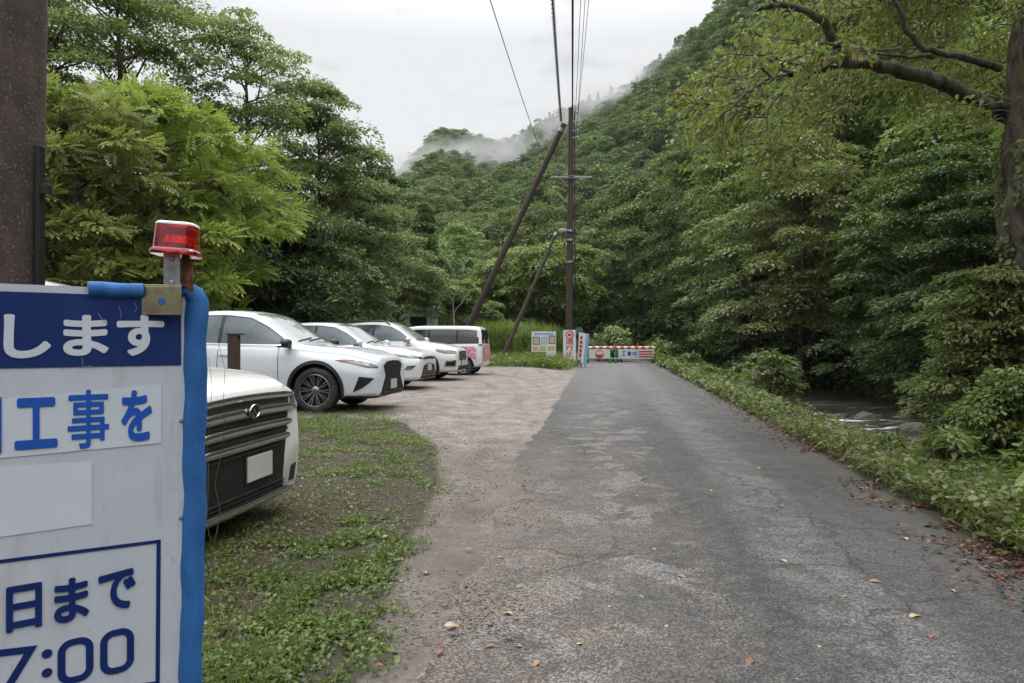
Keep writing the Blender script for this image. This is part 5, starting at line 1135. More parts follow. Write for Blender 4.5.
def build_left_trees():
    def T(px, Y, top, wpx, label, mats, seed, **kw):
        p = at(px, 341.5, Y); g = gz(p.x, p.y); H = at(px, top, Y).z - g; R = wpx / 2 / F * Y
        plant_tree('broadleaf_tree', label, 'tree', make_tree(H, R, seed=seed, **kw), mats, p.x, p.y)
    br = ('trunk_bark', 'leaf_bright'); gr = ('trunk_bark', 'leaf_green'); dk = ('trunk_bark', 'leaf_dark')
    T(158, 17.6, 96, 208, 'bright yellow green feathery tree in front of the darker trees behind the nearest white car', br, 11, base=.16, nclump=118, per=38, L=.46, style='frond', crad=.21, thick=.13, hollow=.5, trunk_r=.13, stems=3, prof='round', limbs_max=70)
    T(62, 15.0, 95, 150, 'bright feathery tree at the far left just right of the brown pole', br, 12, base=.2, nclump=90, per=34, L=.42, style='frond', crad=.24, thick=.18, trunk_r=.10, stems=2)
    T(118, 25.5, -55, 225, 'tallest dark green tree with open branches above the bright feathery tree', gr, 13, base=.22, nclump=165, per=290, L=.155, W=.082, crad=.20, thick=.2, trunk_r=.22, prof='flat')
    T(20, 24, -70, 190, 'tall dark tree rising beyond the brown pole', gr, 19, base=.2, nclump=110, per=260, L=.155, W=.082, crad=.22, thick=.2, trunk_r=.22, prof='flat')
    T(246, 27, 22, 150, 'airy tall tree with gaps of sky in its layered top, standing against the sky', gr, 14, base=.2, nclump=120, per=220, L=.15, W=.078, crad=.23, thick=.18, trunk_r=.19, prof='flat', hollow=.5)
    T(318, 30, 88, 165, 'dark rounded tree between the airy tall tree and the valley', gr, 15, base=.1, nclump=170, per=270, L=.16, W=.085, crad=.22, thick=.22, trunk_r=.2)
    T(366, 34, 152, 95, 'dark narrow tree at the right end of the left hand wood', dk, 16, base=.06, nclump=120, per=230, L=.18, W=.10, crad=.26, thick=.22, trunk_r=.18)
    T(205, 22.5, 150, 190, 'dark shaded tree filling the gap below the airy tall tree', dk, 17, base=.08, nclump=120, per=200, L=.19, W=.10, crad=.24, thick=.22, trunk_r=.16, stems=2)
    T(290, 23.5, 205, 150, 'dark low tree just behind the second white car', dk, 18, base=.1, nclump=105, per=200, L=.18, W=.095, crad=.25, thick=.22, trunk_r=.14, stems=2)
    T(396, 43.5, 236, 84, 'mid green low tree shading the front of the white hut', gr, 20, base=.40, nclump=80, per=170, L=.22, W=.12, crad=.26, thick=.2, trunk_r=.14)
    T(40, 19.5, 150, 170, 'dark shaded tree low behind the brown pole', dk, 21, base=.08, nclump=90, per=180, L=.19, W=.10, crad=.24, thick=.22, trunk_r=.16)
    # around the far poles
    T(424, 56, 203, 86, 'dark pointed conifer above the van left of the leaning pole', ('trunk_bark', 'leaf_hill'), 31, base=.05, nclump=190, per=130, L=.34, W=.12, crad=.30, thick=.16, trunk_r=.22, prof='cone', layer=1.6, shape_noise=.2)
    T(556, 50, 244, 112, 'flat topped pale green tree right behind the upright pole', ('trunk_bark', 'leaf_pale'), 32, base=.42, nclump=95, per=170, L=.30, W=.15, crad=.25, thick=.16, trunk_r=.16, prof='flat', stems=2)
    T(500, 52, 262, 76, 'light green spreading tree between the two leaning poles', ('trunk_bark', 'leaf_pale'), 33, base=.2, nclump=80, per=170, L=.30, W=.15, crad=.26, thick=.2, trunk_r=.15)
    T(462, 46, 282, 62, 'yellowish low tree behind the roof of the van', ('trunk_bark', 'leaf_green'), 34, base=.12, nclump=70, per=170, L=.26, W=.14, crad=.27, thick=.22, trunk_r=.12)
    p = at(455, 341.5, 43); o = empty('bare_tree', (p.x, p.y, gz(p.x, p.y))); tag(o, 'pale leafless dead tree forking beside the long leaning pole', 'tree'); mb = MB()
    zt = at(455, 264, 43).z - o.location.z
    q = limb(mb, (0, 0, 0), (-.15, 0, zt * .62), .06, .04, .0, 5, 7, rng); limb(mb, q[-1], (-1.15, .1, zt), .035, .012, .02, 5, 6, rng); limb(mb, q[-1], (.55, 0, zt * .93), .03, .01, .05, 5, 6, rng); limb(mb, q[-2], (.75, -.1, zt * .66), .035, .012, .05, 4, 5, rng)
    ob('trunk', mb.mesh(smooth=True), M['dead_wood'], o)

def build_hill():
    global rng
    lib = []
    for k in range(5):
        lib.append(make_tree([9.5, 11, 8.5, 12, 10][k], [3.9, 3.7, 4.1, 3.6, 4.4][k], base=.28, nclump=74, per=135, L=.31, W=.18, crad=.26, thick=.17, trunk_r=.18, seed=50 + k, layer=0, prof=['round', 'round', 'flat', 'round', 'flat'][k], limbs_max=14, shape_noise=.3))
    far = []
    for k in range(4):
        far.append(make_tree([9.5, 11, 8.5, 10.5][k], [4.1, 3.7, 4.4, 3.9][k], base=.3, nclump=58, per=38, L=.62, W=.38, crad=.29, thick=.15, trunk_r=.18, seed=70 + k, layer=0, prof=['round', 'round', 'flat', 'flat'][k], limbs_max=8, shape_noise=.3))
    con = make_tree(13, 3.3, base=.04, nclump=120, per=20, L=.60, W=.28, thick=.16, trunk_r=.18, seed=90, prof='cone', crad=.30, limbs_max=8, shape_noise=.15, layer=0)
    rng = np.random.default_rng(123)
    pts = []
    cand = 0
    cell = {}
    def free(x, y, d):
        ci, cj = int(x // 4), int(y // 4)
        for i in range(ci - 2, ci + 3):
            for j in range(cj - 2, cj + 3):
                for (a, b, e) in cell.get((i, j), ()):
                    if (a - x) ** 2 + (b - y) ** 2 < (0.5 * (d + e)) ** 2: return False
        return True
    while cand < 52000:
        cand += 1
        th = rng.uniform(math.radians(-46), math.radians(52)); r = math.sqrt(rng.uniform(15 ** 2, 470 ** 2)) if cand > 7000 else math.sqrt(rng.uniform(15 ** 2, 130 ** 2))
        x, y = r * math.sin(th), r * math.cos(th); s = x * DV[0] + y * DV[1]; t = x * NV[0] + y * NV[1]
        R = np.interp(th, _rt, _rr)
        if r > R * 1.06: continue
        if t < 13.2 and t > -1000 and s < (66 if t > -14 else 52): continue
        if s < 12: continue
        if t < 0 and r < 60: continue
        d = 5.3 if r < 150 else (3.6 if r > R * .92 else 5.5)
        if not free(x, y, d): continue
        cell.setdefault((int(x // 4), int(y // 4)), []).append((x, y, d)); pts.append((r, x, y, th, R))
    pts.sort()
    lab = 'leafy tree in the close green forest covering the hillside across the stream'
    lab2 = 'pointed cedar standing among the rounded trees of the hillside forest'
    LIBC = []
    near = [p for p in pts if math.degrees(abs(p[3])) < 41][:270]; ns = set(id(p) for p in near)
    for i, (r, x, y, th, R) in enumerate(near):
        k = int(rng.integers(0, 5)); mats = ('trunk_bark', ['leaf_hill', 'leaf_hill', 'leaf_green', 'leaf_pale', 'leaf_dark'][int(rng.choice(5, p=[.42, .22, .18, .10, .08]))])
        me = lib[k]; s = rng.uniform(.7, 1.25)
        rt = empty('hillside_tree', (x, y, gz(x, y) - .3), rng.uniform(0, 6.28)); rt.scale = (s, s, s * rng.uniform(.9, 1.2)); tag(rt, lab, 'tree', 'trees of the hillside forest')
        ob('trunk', me[0], M['trunk_bark'], rt)
        c = ob('crown', me[1], None, rt)
        if len(LIBC) < 3 and all(q.data != me[1] for q in LIBC): LIBC.append(c)
        if not me[1].materials: me[1].materials.append(M['leaf_hill'])
        c.material_slots[0].link = 'OBJECT'; c.material_slots[0].material = M[mats[1]]
    rest = [p for p in pts if id(p) not in ns and p[0] > 75]; close = [p for p in pts if id(p) not in ns and p[0] <= 75]
    for k in range(90):     # unseen wood on both sides behind the viewpoint, added for the car window reflections
        s_, t_ = rng.uniform(-60, 6), rng.choice([-1, 1]) * rng.uniform(12.5, 40)
        if t_ > 0 or s_ < -6: x_, y_ = s_ * DV[0] + t_ * NV[0], s_ * DV[1] + t_ * NV[1]; close.append((math.hypot(x_, y_), x_, y_, math.atan2(x_, y_), 1e4))
    for k in range(16):
        s_, t_ = rng.uniform(-75, -45), rng.uniform(-13, 13); x_, y_ = s_ * DV[0] + t_ * NV[0], s_ * DV[1] + t_ * NV[1]; close.append((math.hypot(x_, y_), x_, y_, math.atan2(x_, y_), 1e4))
    # far forest: one object, instanced on points
    srcs = []
    pos = {0: rest[0], 1: rest[1], 2: rest[2], 3: rest[3]}
    for k in range(4):
        (r, x, y, th, R) = pos[k]; rt = empty('hillside_tree', (x, y, gz(x, y) - .3), 0); tag(rt, lab, 'tree', 'trees of the hillside forest'); ob('trunk', far[k][0], M['trunk_bark'], rt); srcs.append(ob('crown', far[k][1], M['leaf_hill'], rt))
    (r, x, y, th, R) = rest[4]; rt = empty('cedar_tree', (x, y, gz(x, y) - .3), 0); tag(rt, lab2, 'tree', 'cedars of the hillside forest'); ob('trunk', con[0], M['trunk_bark'], rt); srcs.append(ob('crown', con[1], M['leaf_conifer'], rt))
    rest = rest[5:]; nfar = len(rest); rest = rest + close; srcs += LIBC
    P = np.array([(x, y) for r, x, y, th, R in rest]); Zp = terrain(P[:, 0], P[:, 1]) - .4; n = len(P); rel = np.array([r / R for r, x, y, th, R in rest]); thr = np.array([th for r, x, y, th, R in rest])
    conif = (rng.uniform(size=n) < np.where(rel > .93, .55, np.where(rel > .7, .12, .03))) & (thr > math.radians(-3))
    idx = np.where(conif, 4, rng.integers(0, 4, n)).astype(np.int32); scl = rng.uniform(.6, 1.12, n) * np.where(conif, rng.uniform(.48, .78, n), np.where(rel > .93, .75, 1)); idx[nfar:] = rng.integers(5, 5 + len(LIBC), n - nfar); rot = rng.uniform(0, 6.28, n)
    me = bpy.data.meshes.new('hillside_forest'); me.vertices.add(n); me.vertices.foreach_set('co', np.column_stack([P, Zp]).astype(np.float32).ravel())
    for nm, typ, arr in (('pick', 'INT', idx), ('sc', 'FLOAT', scl.astype(np.float32)), ('rt', 'FLOAT', rot.astype(np.float32))):
        a = me.attributes.new(nm, typ, 'POINT'); a.data.foreach_set('value', arr)
    o = ob('hillside_forest', me); tag(o, kind='stuff')
    scatter(o, srcs)
    print('HILL', len(pts), 'stuff', n)

def scatter(o, srcs):
    g = bpy.data.node_groups.new('scatter', 'GeometryNodeTree'); g.interface.new_socket('Geometry', in_out='INPUT', socket_type='NodeSocketGeometry'); g.interface.new_socket('Geometry', in_out='OUTPUT', socket_type='NodeSocketGeometry')
    N = g.nodes.new; L = g.links.new; gi, go = N('NodeGroupInput'), N('NodeGroupOutput'); j = N('GeometryNodeGeometryToInstance')
    for s in reversed(srcs):
        oi = N('GeometryNodeObjectInfo'); oi.transform_space = 'ORIGINAL'; oi.inputs['Object'].default_value = s; L(oi.outputs['Geometry'], j.inputs[0])
    ip = N('GeometryNodeInstanceOnPoints'); L(gi.outputs[0], ip.inputs['Points']); L(j.outputs[0], ip.inputs['Instance']); ip.inputs['Pick Instance'].default_value = True
    def na(nm, typ):
        a = N('GeometryNodeInputNamedAttribute'); a.data_type = typ; a.inputs['Name'].default_value = nm; return a.outputs[0]
    L(na('pick', 'INT'), ip.inputs['Instance Index']); cx = N('ShaderNodeCombineXYZ'); L(na('rt', 'FLOAT'), cx.inputs[2]); L(cx.outputs[0], ip.inputs['Rotation'])
    c2 = N('ShaderNodeCombineXYZ'); sc_ = na('sc', 'FLOAT'); [L(sc_, c2.inputs[k]) for k in range(3)]; L(c2.outputs[0], ip.inputs['Scale'])
    L(ip.outputs[0], go.inputs[0]); m = o.modifiers.new('scatter', 'NODES'); m.node_group = g

def build_right():
    global rng
    def T(px, Y, top, wpx, label, mats, seed, name='streamside_tree', **kw):
        p = at(px, 341.5, Y); g = gz(p.x, p.y); H = at(px, top, Y).z - g; R = wpx / 2 / F * Y
        plant_tree(name, label, 'tree', make_tree(H, R, seed=seed, **kw), mats, p.x, p.y)
    pale = ('trunk_bark', 'leaf_pale'); hl = ('trunk_bark', 'leaf_hill'); dk = ('trunk_bark', 'leaf_dark'); gr = ('trunk_bark', 'leaf_green')
    T(800, 31, 138, 170, 'pale layered tree leaning over the stream right of the road', pale, 41, base=.30, nclump=150, per=170, L=.2, W=.105, crad=.22, thick=.13, trunk_r=.17, prof='round', layer=1.2)
    T(880, 27, 205, 130, 'pale layered small tree low over the stream in front of the dark wood', pale, 42, base=.35, nclump=85, per=170, L=.18, W=.095, crad=.26, thick=.13, trunk_r=.13, prof='flat', layer=1.3)
    T(735, 40, 150, 130, 'grey green layered tree left of the pale one over the stream', hl, 43, base=.22, nclump=130, per=160, L=.24, W=.125, crad=.24, thick=.15, trunk_r=.18)
    T(690, 52, 150, 115, 'tall dark tree at the bend beyond the barrier', hl, 44, base=.2, nclump=120, per=150, L=.3, W=.16, crad=.24, thick=.17, trunk_r=.2)
    T(640, 60, 180, 110, 'dark tree standing behind the road barrier', hl, 45, base=.3, nclump=110, per=150, L=.32, W=.17, crad=.24, thick=.17, trunk_r=.2)
    T(760, 36, 240, 90, 'dark shaded tree under the pale layered tree beside the stream', dk, 46, base=.3, nclump=80, per=160, L=.22, W=.12, crad=.26, thick=.17, trunk_r=.13)
    T(940, 22, 150, 170, 'dark evergreen tree behind the mossy trunk across the stream', dk, 47, base=.12, nclump=170, per=200, L=.15, W=.08, crad=.2, thick=.22, trunk_r=.16)
    T(850, 34, 60, 190, 'bright green tree high on the bank above the pale layered tree', gr, 48, base=.25, nclump=150, per=170, L=.24, W=.13, crad=.22, thick=.15, trunk_r=.2)
    T(985, 19, 190, 130, 'dark glossy shrubby tree right behind the mossy trunk', dk, 49, base=.05, nclump=120, per=210, L=.13, W=.07, crad=.24, thick=.25, trunk_r=.12)
    T(900, 26, 290, 150, 'dark bush overhanging the far bank of the stream', dk, 60, base=.02, nclump=90, per=190, L=.15, W=.08, crad=.24, thick=.22, trunk_r=.08, prof='bush', name='bank_shrub')
    T(820, 33, 318, 140, 'dark low bush on the far bank left of the white water', dk, 61, base=.02, nclump=80, per=170, L=.17, W=.09, crad=.25, thick=.22, trunk_r=.08, prof='bush', name='bank_shrub')
    T(715, 50, 300, 110, 'dark undergrowth bush at the forest edge right of the barrier', dk, 62, base=.02, nclump=80, per=150, L=.25, W=.14, crad=.26, thick=.22, trunk_r=.08, prof='bush', name='bank_shrub')
    T(640, 58, 318, 120, 'dark undergrowth bush in the shade behind the barrier', dk, 63, base=.02, nclump=80, per=140, L=.28, W=.15, crad=.26, thick=.22, trunk_r=.08, prof='bush', name='bank_shrub')
    # leafy maple shrub on the near bank
    p = at(990, 341.5, 8.6); g = gz(p.x, p.y)
    plant_tree('maple_shrub', 'leafy green maple shrub in tiers on the near bank below the mossy trunk', 'shrub', make_tree(at(990, 268, 8.6).z - g, 1.12, base=.10, nclump=110, per=230, L=.078, W=.034, crad=.28, thick=.13, trunk_r=.045, seed=64, prof='bush', stems=4, layer=1.0, shape_noise=.25), ('trunk_bark', 'leaf_weed'), p.x, p.y)
    p = at(1015, 341.5, 7.3); g = gz(p.x, p.y)
    plant_tree('maple_shrub', 'low leafy shrub at the right edge in front of the tiered maple shrub', 'shrub', make_tree(at(990, 372, 7.3).z - g, .75, base=.04, nclump=70, per=190, L=.07, W=.032, crad=.33, thick=.16, trunk_r=.03, seed=65, prof='bush', stems=3), ('trunk_bark', 'leaf_weed'), p.x, p.y)
    # ---- old cherry with the branch over the road
    rng = np.random.default_rng(5); Yt = 8.4; p = at(1034, 341.5, Yt); g = gz(p.x, p.y); root = empty('mossy_tree', (p.x, p.y, g)); tag(root, 'old mossy tree at the right edge with a thick lichened branch over the road', 'tree')
    O = Vector((p.x, p.y, g)); tr = MB()
    tp = [(0.05, 0, -.3), (-.02, 0, .5), (-.05, .02, 1.4), (.02, .03, 2.4), (-.03, 0, 3.4), (-.04, 0, 4.2), (.03, .05, 5.2), (.10, .1, 6.6), (.2, .2, 8.2)]
    tpc = catmull(np.array(tp, float), 14); trr = np.interp(np.linspace(0, 8, len(tpc)), np.arange(9), [.46, .38, .33, .30, .30, .33, .30, .25, .17]); tr.tube([tuple(q) for q in tpc], list(trr), 60); me = tr.mesh('trunk', smooth='all')
    for v in me.vertices:
        an = math.atan2(v.co.y, v.co.x); n_ = fnoise(np.array([v.co.x * 3 + 7]), np.array([v.co.z * 2.2 + v.co.y * 3]), 3)[0] - .5; v.co.x += n_ * .10; v.co.y += n_ * .08
        k_ = fnoise(np.array([math.cos(an) * 5 + 9 + 1.2 * math.sin(v.co.z * 1.3)]), np.array([math.sin(an) * 5 + v.co.z * 1.1]), 4)[0] - .5; l_ = vnoise(np.array([an * 4 + 3]), np.array([v.co.z * 3.3]))[()] if False else vnoise(np.array([an * 4 + 3]), np.array([v.co.z * 3.3]))[0]
        r_ = Vector((math.cos(an), math.sin(an), 0)); v.co += r_ * (k_ * .13 + (.035 if l_ > .78 else 0))
    ob('trunk', me, M['mossy_bark'], root)
    Lv = Leaves(); wood = MB(); twigs = MB()
    def W3(px, py, Y): return np.array(at(px, py, Y) - O)
    def chain(pts, r0, r1, mb, sides=9):
        P = catmull(np.array(pts), 5); n = len(P); P = P + rng.normal(0, .012, P.shape); mb.tube([tuple(q) for q in P], [r0 + (r1 - r0) * (k / (n - 1)) ** .8 for k in range(n)], sides); return P
    main = chain([W3(1030, 128, 9.0), W3(985, 104, 8.6), W3(945, 84, 8.2), W3(900, 70, 7.9), W3(855, 62, 7.7), W3(826, 66, 7.6), W3(788, 73, 7.5)], .112, .045, wood, 12)
    up = chain([W3(848, 62, 7.68), W3(836, 45, 7.6), W3(818, 18, 7.5), W3(795, 8, 7.5), W3(757, 8, 7.4)], .07, .025, wood, 8)
    st2 = chain([W3(1000, 68, 8.4), W3(960, 56, 8.0), W3(925, 50, 7.8), W3(905, 25, 7.7), W3(893, -5, 7.6)], .05, .022, wood, 8); st3 = chain([W3(935, 56, 7.9), W3(900, 56, 7.7), W3(865, 50, 7.5)], .028, .012, wood, 7)
    ob('main_branch', wood.mesh(smooth=True), M['mossy_bark'], root)
    ends = []
    def twig(a, b, r0, n=6, lv=None, dens=14, L=.088, sag=.05):
        a = np.array(a); b = np.array(b); q = limb(twigs, a, b, r0, .004, sag, n, 5, rng); q = np.array(q); m = int(dens * np.linalg.norm(b - a))
        if m <= 0: return q
        u = rng.uniform(.25, 1, m) * n; i = np.minimum(u.astype(int), n - 1); f_ = (u - i)[:, None]; P = q[i] * (1 - f_) + q[i + 1] * f_ + rng.normal(0, .055, (m, 3))
        D = (b - a) / np.linalg.norm(b - a) * .5 + rng.normal(0, .55, (m, 3)); D[:, 2] -= .55; tone = .5 + rng.normal(0, .17, m); tone = np.where(rng.uniform(size=m) < .035, 1.0, np.clip(tone, 0, .94))
        Lv.add(P, D, np.array([0, 0, .8]) + rng.normal(0, .5, (m, 3)), rng.uniform(.7, 1.25, m) * L, rng.uniform(.8, 1.2, m) * L * .46, tone, .2); return q
    def spray(p0, aim, length, k, dens):
        base = np.array(p0); q = twig(base, base + np.array(aim) * length, .014, 6, None, dens)
        for _ in range(k):
            s = q[int(rng.integers(2, 7))]; d = np.array(aim) + rng.normal(0, .55, 3); d[2] = d[2] * .6 - .18; d /= np.linalg.norm(d); q2 = twig(s, s + d * length * rng.uniform(.35, .7), .008, 5, None, dens * 1.3)
            for __ in range(2):
                s2 = q2[int(rng.integers(2, 6))]; d2 = d + rng.normal(0, .6, 3); d2[2] -= .25; d2 /= np.linalg.norm(d2); twig(s2, s2 + d2 * length * rng.uniform(.18, .4), .005, 4, None, dens * 1.7)
    # bare-ish twigs fanning out from the tip of the thick branch
    for (px_, py_, Y_) in ((700, 118, 7.3), (716, 60, 7.2), (735, 150, 7.3), (770, 150, 7.3), (690, 90, 7.1), (728, 100, 7.0), (752, 30, 7.2)):
        twig(main[-1 - int(rng.integers(0, 5))], W3(px_, py_, Y_), .02, 7, None, 16)
    for (px_, py_, Y_) in ((765, 30, 7.2), (735, 22, 7.2), (750, -12, 7.3), (765, -20, 7.2)): twig(up[-1 - int(rng.integers(0, 6))], W3(px_, py_, Y_), .014, 6, None, 20)
    # leafy sprays, placed all round the tree at different depths
    for k in range(80):
        px_, py_ = rng.uniform(700, 930), rng.uniform(-70, 205)
        if py_ > 90 and px_ > 820: continue
        if px_ < 735 and rng.uniform() < .3 or px_ < 790 and py_ < 30: continue
        Y_ = rng.uniform(6.9, 11.5); a = W3(px_ + 40, py_ - 25, Y_); d = np.array([-.8, rng.normal(0, .4), -.35 + rng.normal(0, .25)]); d /= np.linalg.norm(d); spray(a, d, rng.uniform(.6, 1.05), 5, 22)
    for k in range(56):
        px_, py_ = rng.uniform(850, 1060), rng.uniform(-120, 75); Y_ = rng.uniform(8.6, 13); a = W3(px_, py_, Y_); d = np.array([rng.normal(-.3, .6), rng.normal(0, .5), -.2 + rng.normal(0, .25)]); d /= np.linalg.norm(d); spray(a, d, rng.uniform(.8, 1.3), 5, 26)
    for k in range(22):   # crown above the frame keeps the far bank in shade
        a = np.array([rng.uniform(-2.5, 4), rng.uniform(-3, 5), rng.uniform(6.3, 9.5)]); d = runit(1)[0]; d[2] *= .3; spray(a, d, rng.uniform(1.0, 1.6), 4, 20)
    # low sprays with turning leaves beside the trunk
    for (px_, py_) in ((985, 95), (975, 120), (1000, 108), (968, 100)):
        a = W3(1012, py_ + 4, 7.7); twig(a, W3(px_ - 55, py_ + 12, 7.5), .008, 6, None, 26, .10, .02)
    ob('twigs', twigs.mesh(smooth=True), M['trunk_bark'], root); ob('leaves', Lv.mesh('leaves'), M['leaf_cherry'], root)
    # ivy on the trunk
    iv = Leaves(); m = 5200; zz = rng.uniform(0, 5.2, m); a = rng.uniform(PI * .55, PI * 1.75, m); rr = np.interp(zz, [0, .5, 1.4, 2.4, 3.4, 4.2, 5.2], [.44, .39, .345, .32, .32, .35, .31]) + .07 * rng.uniform(size=m); keep = vnoise(a * 3, zz * 2.2) > .22 + .085 * zz
    P = np.stack([np.cos(a) * rr, np.sin(a) * rr, zz], 1)[keep]; out = np.stack([np.cos(a), np.sin(a), 0 * a], 1)[keep]; n = len(P); iv.add(P, out * .3 + rng.normal(0, .5, (n, 3)) - np.array([0, 0, .5]), out + rng.normal(0, .35, (n, 3)), rng.uniform(.05, .10, n), rng.uniform(.035, .06, n), .45 + rng.normal(0, .2, n))
    o = ob('ivy', iv.mesh('ivy'), M['leaf_green']); o.location = O; tag(o, 'dark ivy clinging to the lower half of the mossy trunk', 'ivy')

def build_ground_cover():
    global rng
    rng = np.random.default_rng(77)
    def weeds(name, s_rng, t_fun, n, blade, leaf, dens_fun, mat='leaf_weed', far_scale=True, tone0=.5):
        Lv = Leaves(); s0, s1 = s_rng
        u = rng.uniform(size=n); s = s0 * (s1 / s0) ** u if s0 > 0 else s0 + (s1 - s0) * u
        t0, t1 = t_fun(s); t = t0 + (t1 - t0) * rng.uniform(size=n); x = s * DV[0] + t * NV[0]; y = s * DV[1] + t * NV[1]; d = dens_fun(s, t, x, y); k = rng.uniform(size=n) < d; x, y, s, t, d = x[k], y[k], s[k], t[k], d[k]; z = terrain(x, y); n = len(x)
        tn = tone0 + .5 * (fnoise(x * 1.7, y * 1.7) - .5) + rng.normal(0, .19, n); isb = rng.uniform(size=n) < blade[0]
        sc = np.clip(s / 9, 1, 4) if far_scale else np.ones(n); hn = (1 - .68 * sm(s, 8, 11) * (1 - sm(s, 24, 27)) * sm(t, 2.4, 3.0) * (t < 6)) * .55 + .9 * fnoise(x * .9 + 3, y * .9)
        P = np.stack([x, y, z], 1); b = isb; nb = int(b.sum()); D = np.stack([rng.normal(0, .42, nb), rng.normal(0, .42, nb), np.ones(nb)], 1); Nn = np.stack([rng.normal(0, 1, nb), rng.normal(0, 1, nb), np.full(nb, .2)], 1)
        Lv.add(P[b], D, Nn, blade[1] * hn[b] * rng.uniform(.6, 1.4, nb) * np.sqrt(sc[b]), blade[2] * sc[b] * rng.uniform(.7, 1.3, nb), tn[b] + .05, .35)
        l = ~isb; nl = int(l.sum()); hh = leaf[1] * hn[l] * rng.uniform(.15, 1.2, nl) * np.sqrt(sc[l]); Q = P[l] + np.stack([rng.normal(0, .015, nl), rng.normal(0, .015, nl), hh], 1); a = rng.uniform(0, 6.28, nl); D = np.stack([np.cos(a), np.sin(a), rng.normal(-.1, .3, nl)], 1)
        Lv.add(Q, D, np.array([0, 0, 1.0]) + rng.normal(0, .4, (nl, 3)), leaf[2] * sc[l] * rng.uniform(.6, 1.5, nl), leaf[2] * .66 * sc[l] * rng.uniform(.7, 1.2, nl), tn[l], .15)
        o = ob(name, Lv.mesh(name), M[mat]); tag(o, kind='stuff'); return o
    # the weedy patch by the minivan
    def dl(s, t, x, y):
        edge = sm(-t, -weed_edge(s) - .12, -weed_edge(s) + .45); n1 = fnoise(x * 1.15 + 2, y * 1.15 + 5, 4); n2 = fnoise(x * 4, y * 4, 2)
        bare = np.exp(-((s - 5.4) / 1.0) ** 2) * .20 + np.exp(-((s - 7.6) / .7) ** 2) * .10
        return np.clip(edge * (1 - sm(s + 1.6 * (n1 - .5), 8.8, 12.6)) * (.06 + .94 * sm(n1 * .5 + .5 * fnoise(x * 5.5, y * 5.5, 2) - bare, .46, .59)) + edge * .02, 0, 1)
    weeds('grass', (1.9, 12.5), lambda s: (-1.0 - .42 * s + 0 * s, weed_edge(s) + .18), 135000, (.17, .085, .005), (0, .034, .030), dl, far_scale=False, tone0=.36)
    # dry straw tint among it
    weeds('dry_grass', (2.2, 12.5), lambda s: (-1.0 - .40 * s, -.8 + 0 * s), 16000, (.8, .06, .004), (0, .01, .04), lambda s, t, x, y: sm(fnoise(x * 1.3 + 9, y * 1.3, 3), .46, .62) * sm(-t, -weed_edge(s) - .1, -weed_edge(s) + .4) * (1 - sm(s, 10.5, 12.5)), 'leaf_straw', False, .5)
    # right verge
    weeds('verge_weeds', (2.6, 48), lambda s: (right_edge(s) - .04 + .06 * sm(-s, -9, -3), 4.9 + 0 * s + .3 * np.sin(s)), 80000, (.20, .26, .010), (0, .20, .066), lambda s, t, x, y: (1 - .55 * sm(s, 9, 11) * sm(t, 3.2, 3.6) * (1 - sm(s, 24, 27))) * sm(t, right_edge(s) - .25, right_edge(s) + .05) * (.35 + .65 * sm(fnoise(x * .8, y * .8, 3), .3, .52)), tone0=.56)
    weeds('bank_weeds', (6, 48), lambda s: (10.0 + 0 * s, 15.5 + 0 * s), 30000, (.25, .5, .02), (0, .45, .09), lambda s, t, x, y: .3 + .7 * sm(fnoise(x * .6, y * .6, 3), .4, .6), 'leaf_dark', True, .5)
    # grass round the far boards and behind the cars
    weeds('roadside_grass', (30.5, 47), lambda s: (-11 + 0 * s, -1.5 - .02 * (s - 30)), 36000, (.7, .26, .012), (0, .2, .05), lambda s, t, x, y: .35 + .65 * sm(fnoise(x * .7, y * .7, 3), .35, .55), 'leaf_reed', True, .45)
    weeds('undergrowth', (12, 60), lambda s: (-26 + 0 * s, -7.6 - .07 * s), 30000, (.4, .6, .02), (0, .55, .09), lambda s, t, x, y: .8 * sm(fnoise(x * .6, y * .6, 3), .3, .5), 'leaf_green', True, .4)
    weeds('forest_edge_weeds', (46, 64), lambda s: (-6 + 0 * s, 7 + 0 * s), 16000, (.4, .6, .02), (0, .55, .10), lambda s, t, x, y: np.where((t > -1.9) & (t < 3.1) & (s < 58), 0, 1.0), 'leaf_green', True, .4)
    # tall reeds by the leaning poles
    for px_, Y_, h_, w_, lab in ((492, 38, 2.3, 2.0, 'tall bright green reed clump between the van and the short leaning pole'), (538, 40, 2.2, 2.6, 'pale reed clump behind the information board'), (515, 42, 2.5, 2.2, 'reed clump in the middle behind the short leaning pole')):
        p = at(px_, 341.5, Y_); Lv = Leaves(); n = 2600; a = rng.uniform(0, 6.28, n); q = np.sqrt(rng.uniform(size=n)) * w_ * .55; P = np.stack([np.cos(a) * q, np.sin(a) * q * .6, 0 * a], 1); zb = rng.uniform(0, .65, n) * h_; P[:, 2] = zb
        D = np.stack([np.cos(a) * .25 + rng.normal(0, .3, n), np.sin(a) * .25 + rng.normal(0, .3, n), np.full(n, .9)], 1); Lv.add(P, D, np.stack([np.cos(a), np.sin(a), .3 + 0 * a], 1) + rng.normal(0, .4, (n, 3)), rng.uniform(.5, 1.1, n), .05, .5 + rng.normal(0, .16, n), .5)
        o = ob('reed_clump', Lv.mesh('reed_clump'), M['leaf_reed'], None, (p.x, p.y, gz(p.x, p.y))); tag(o, lab, 'reeds')
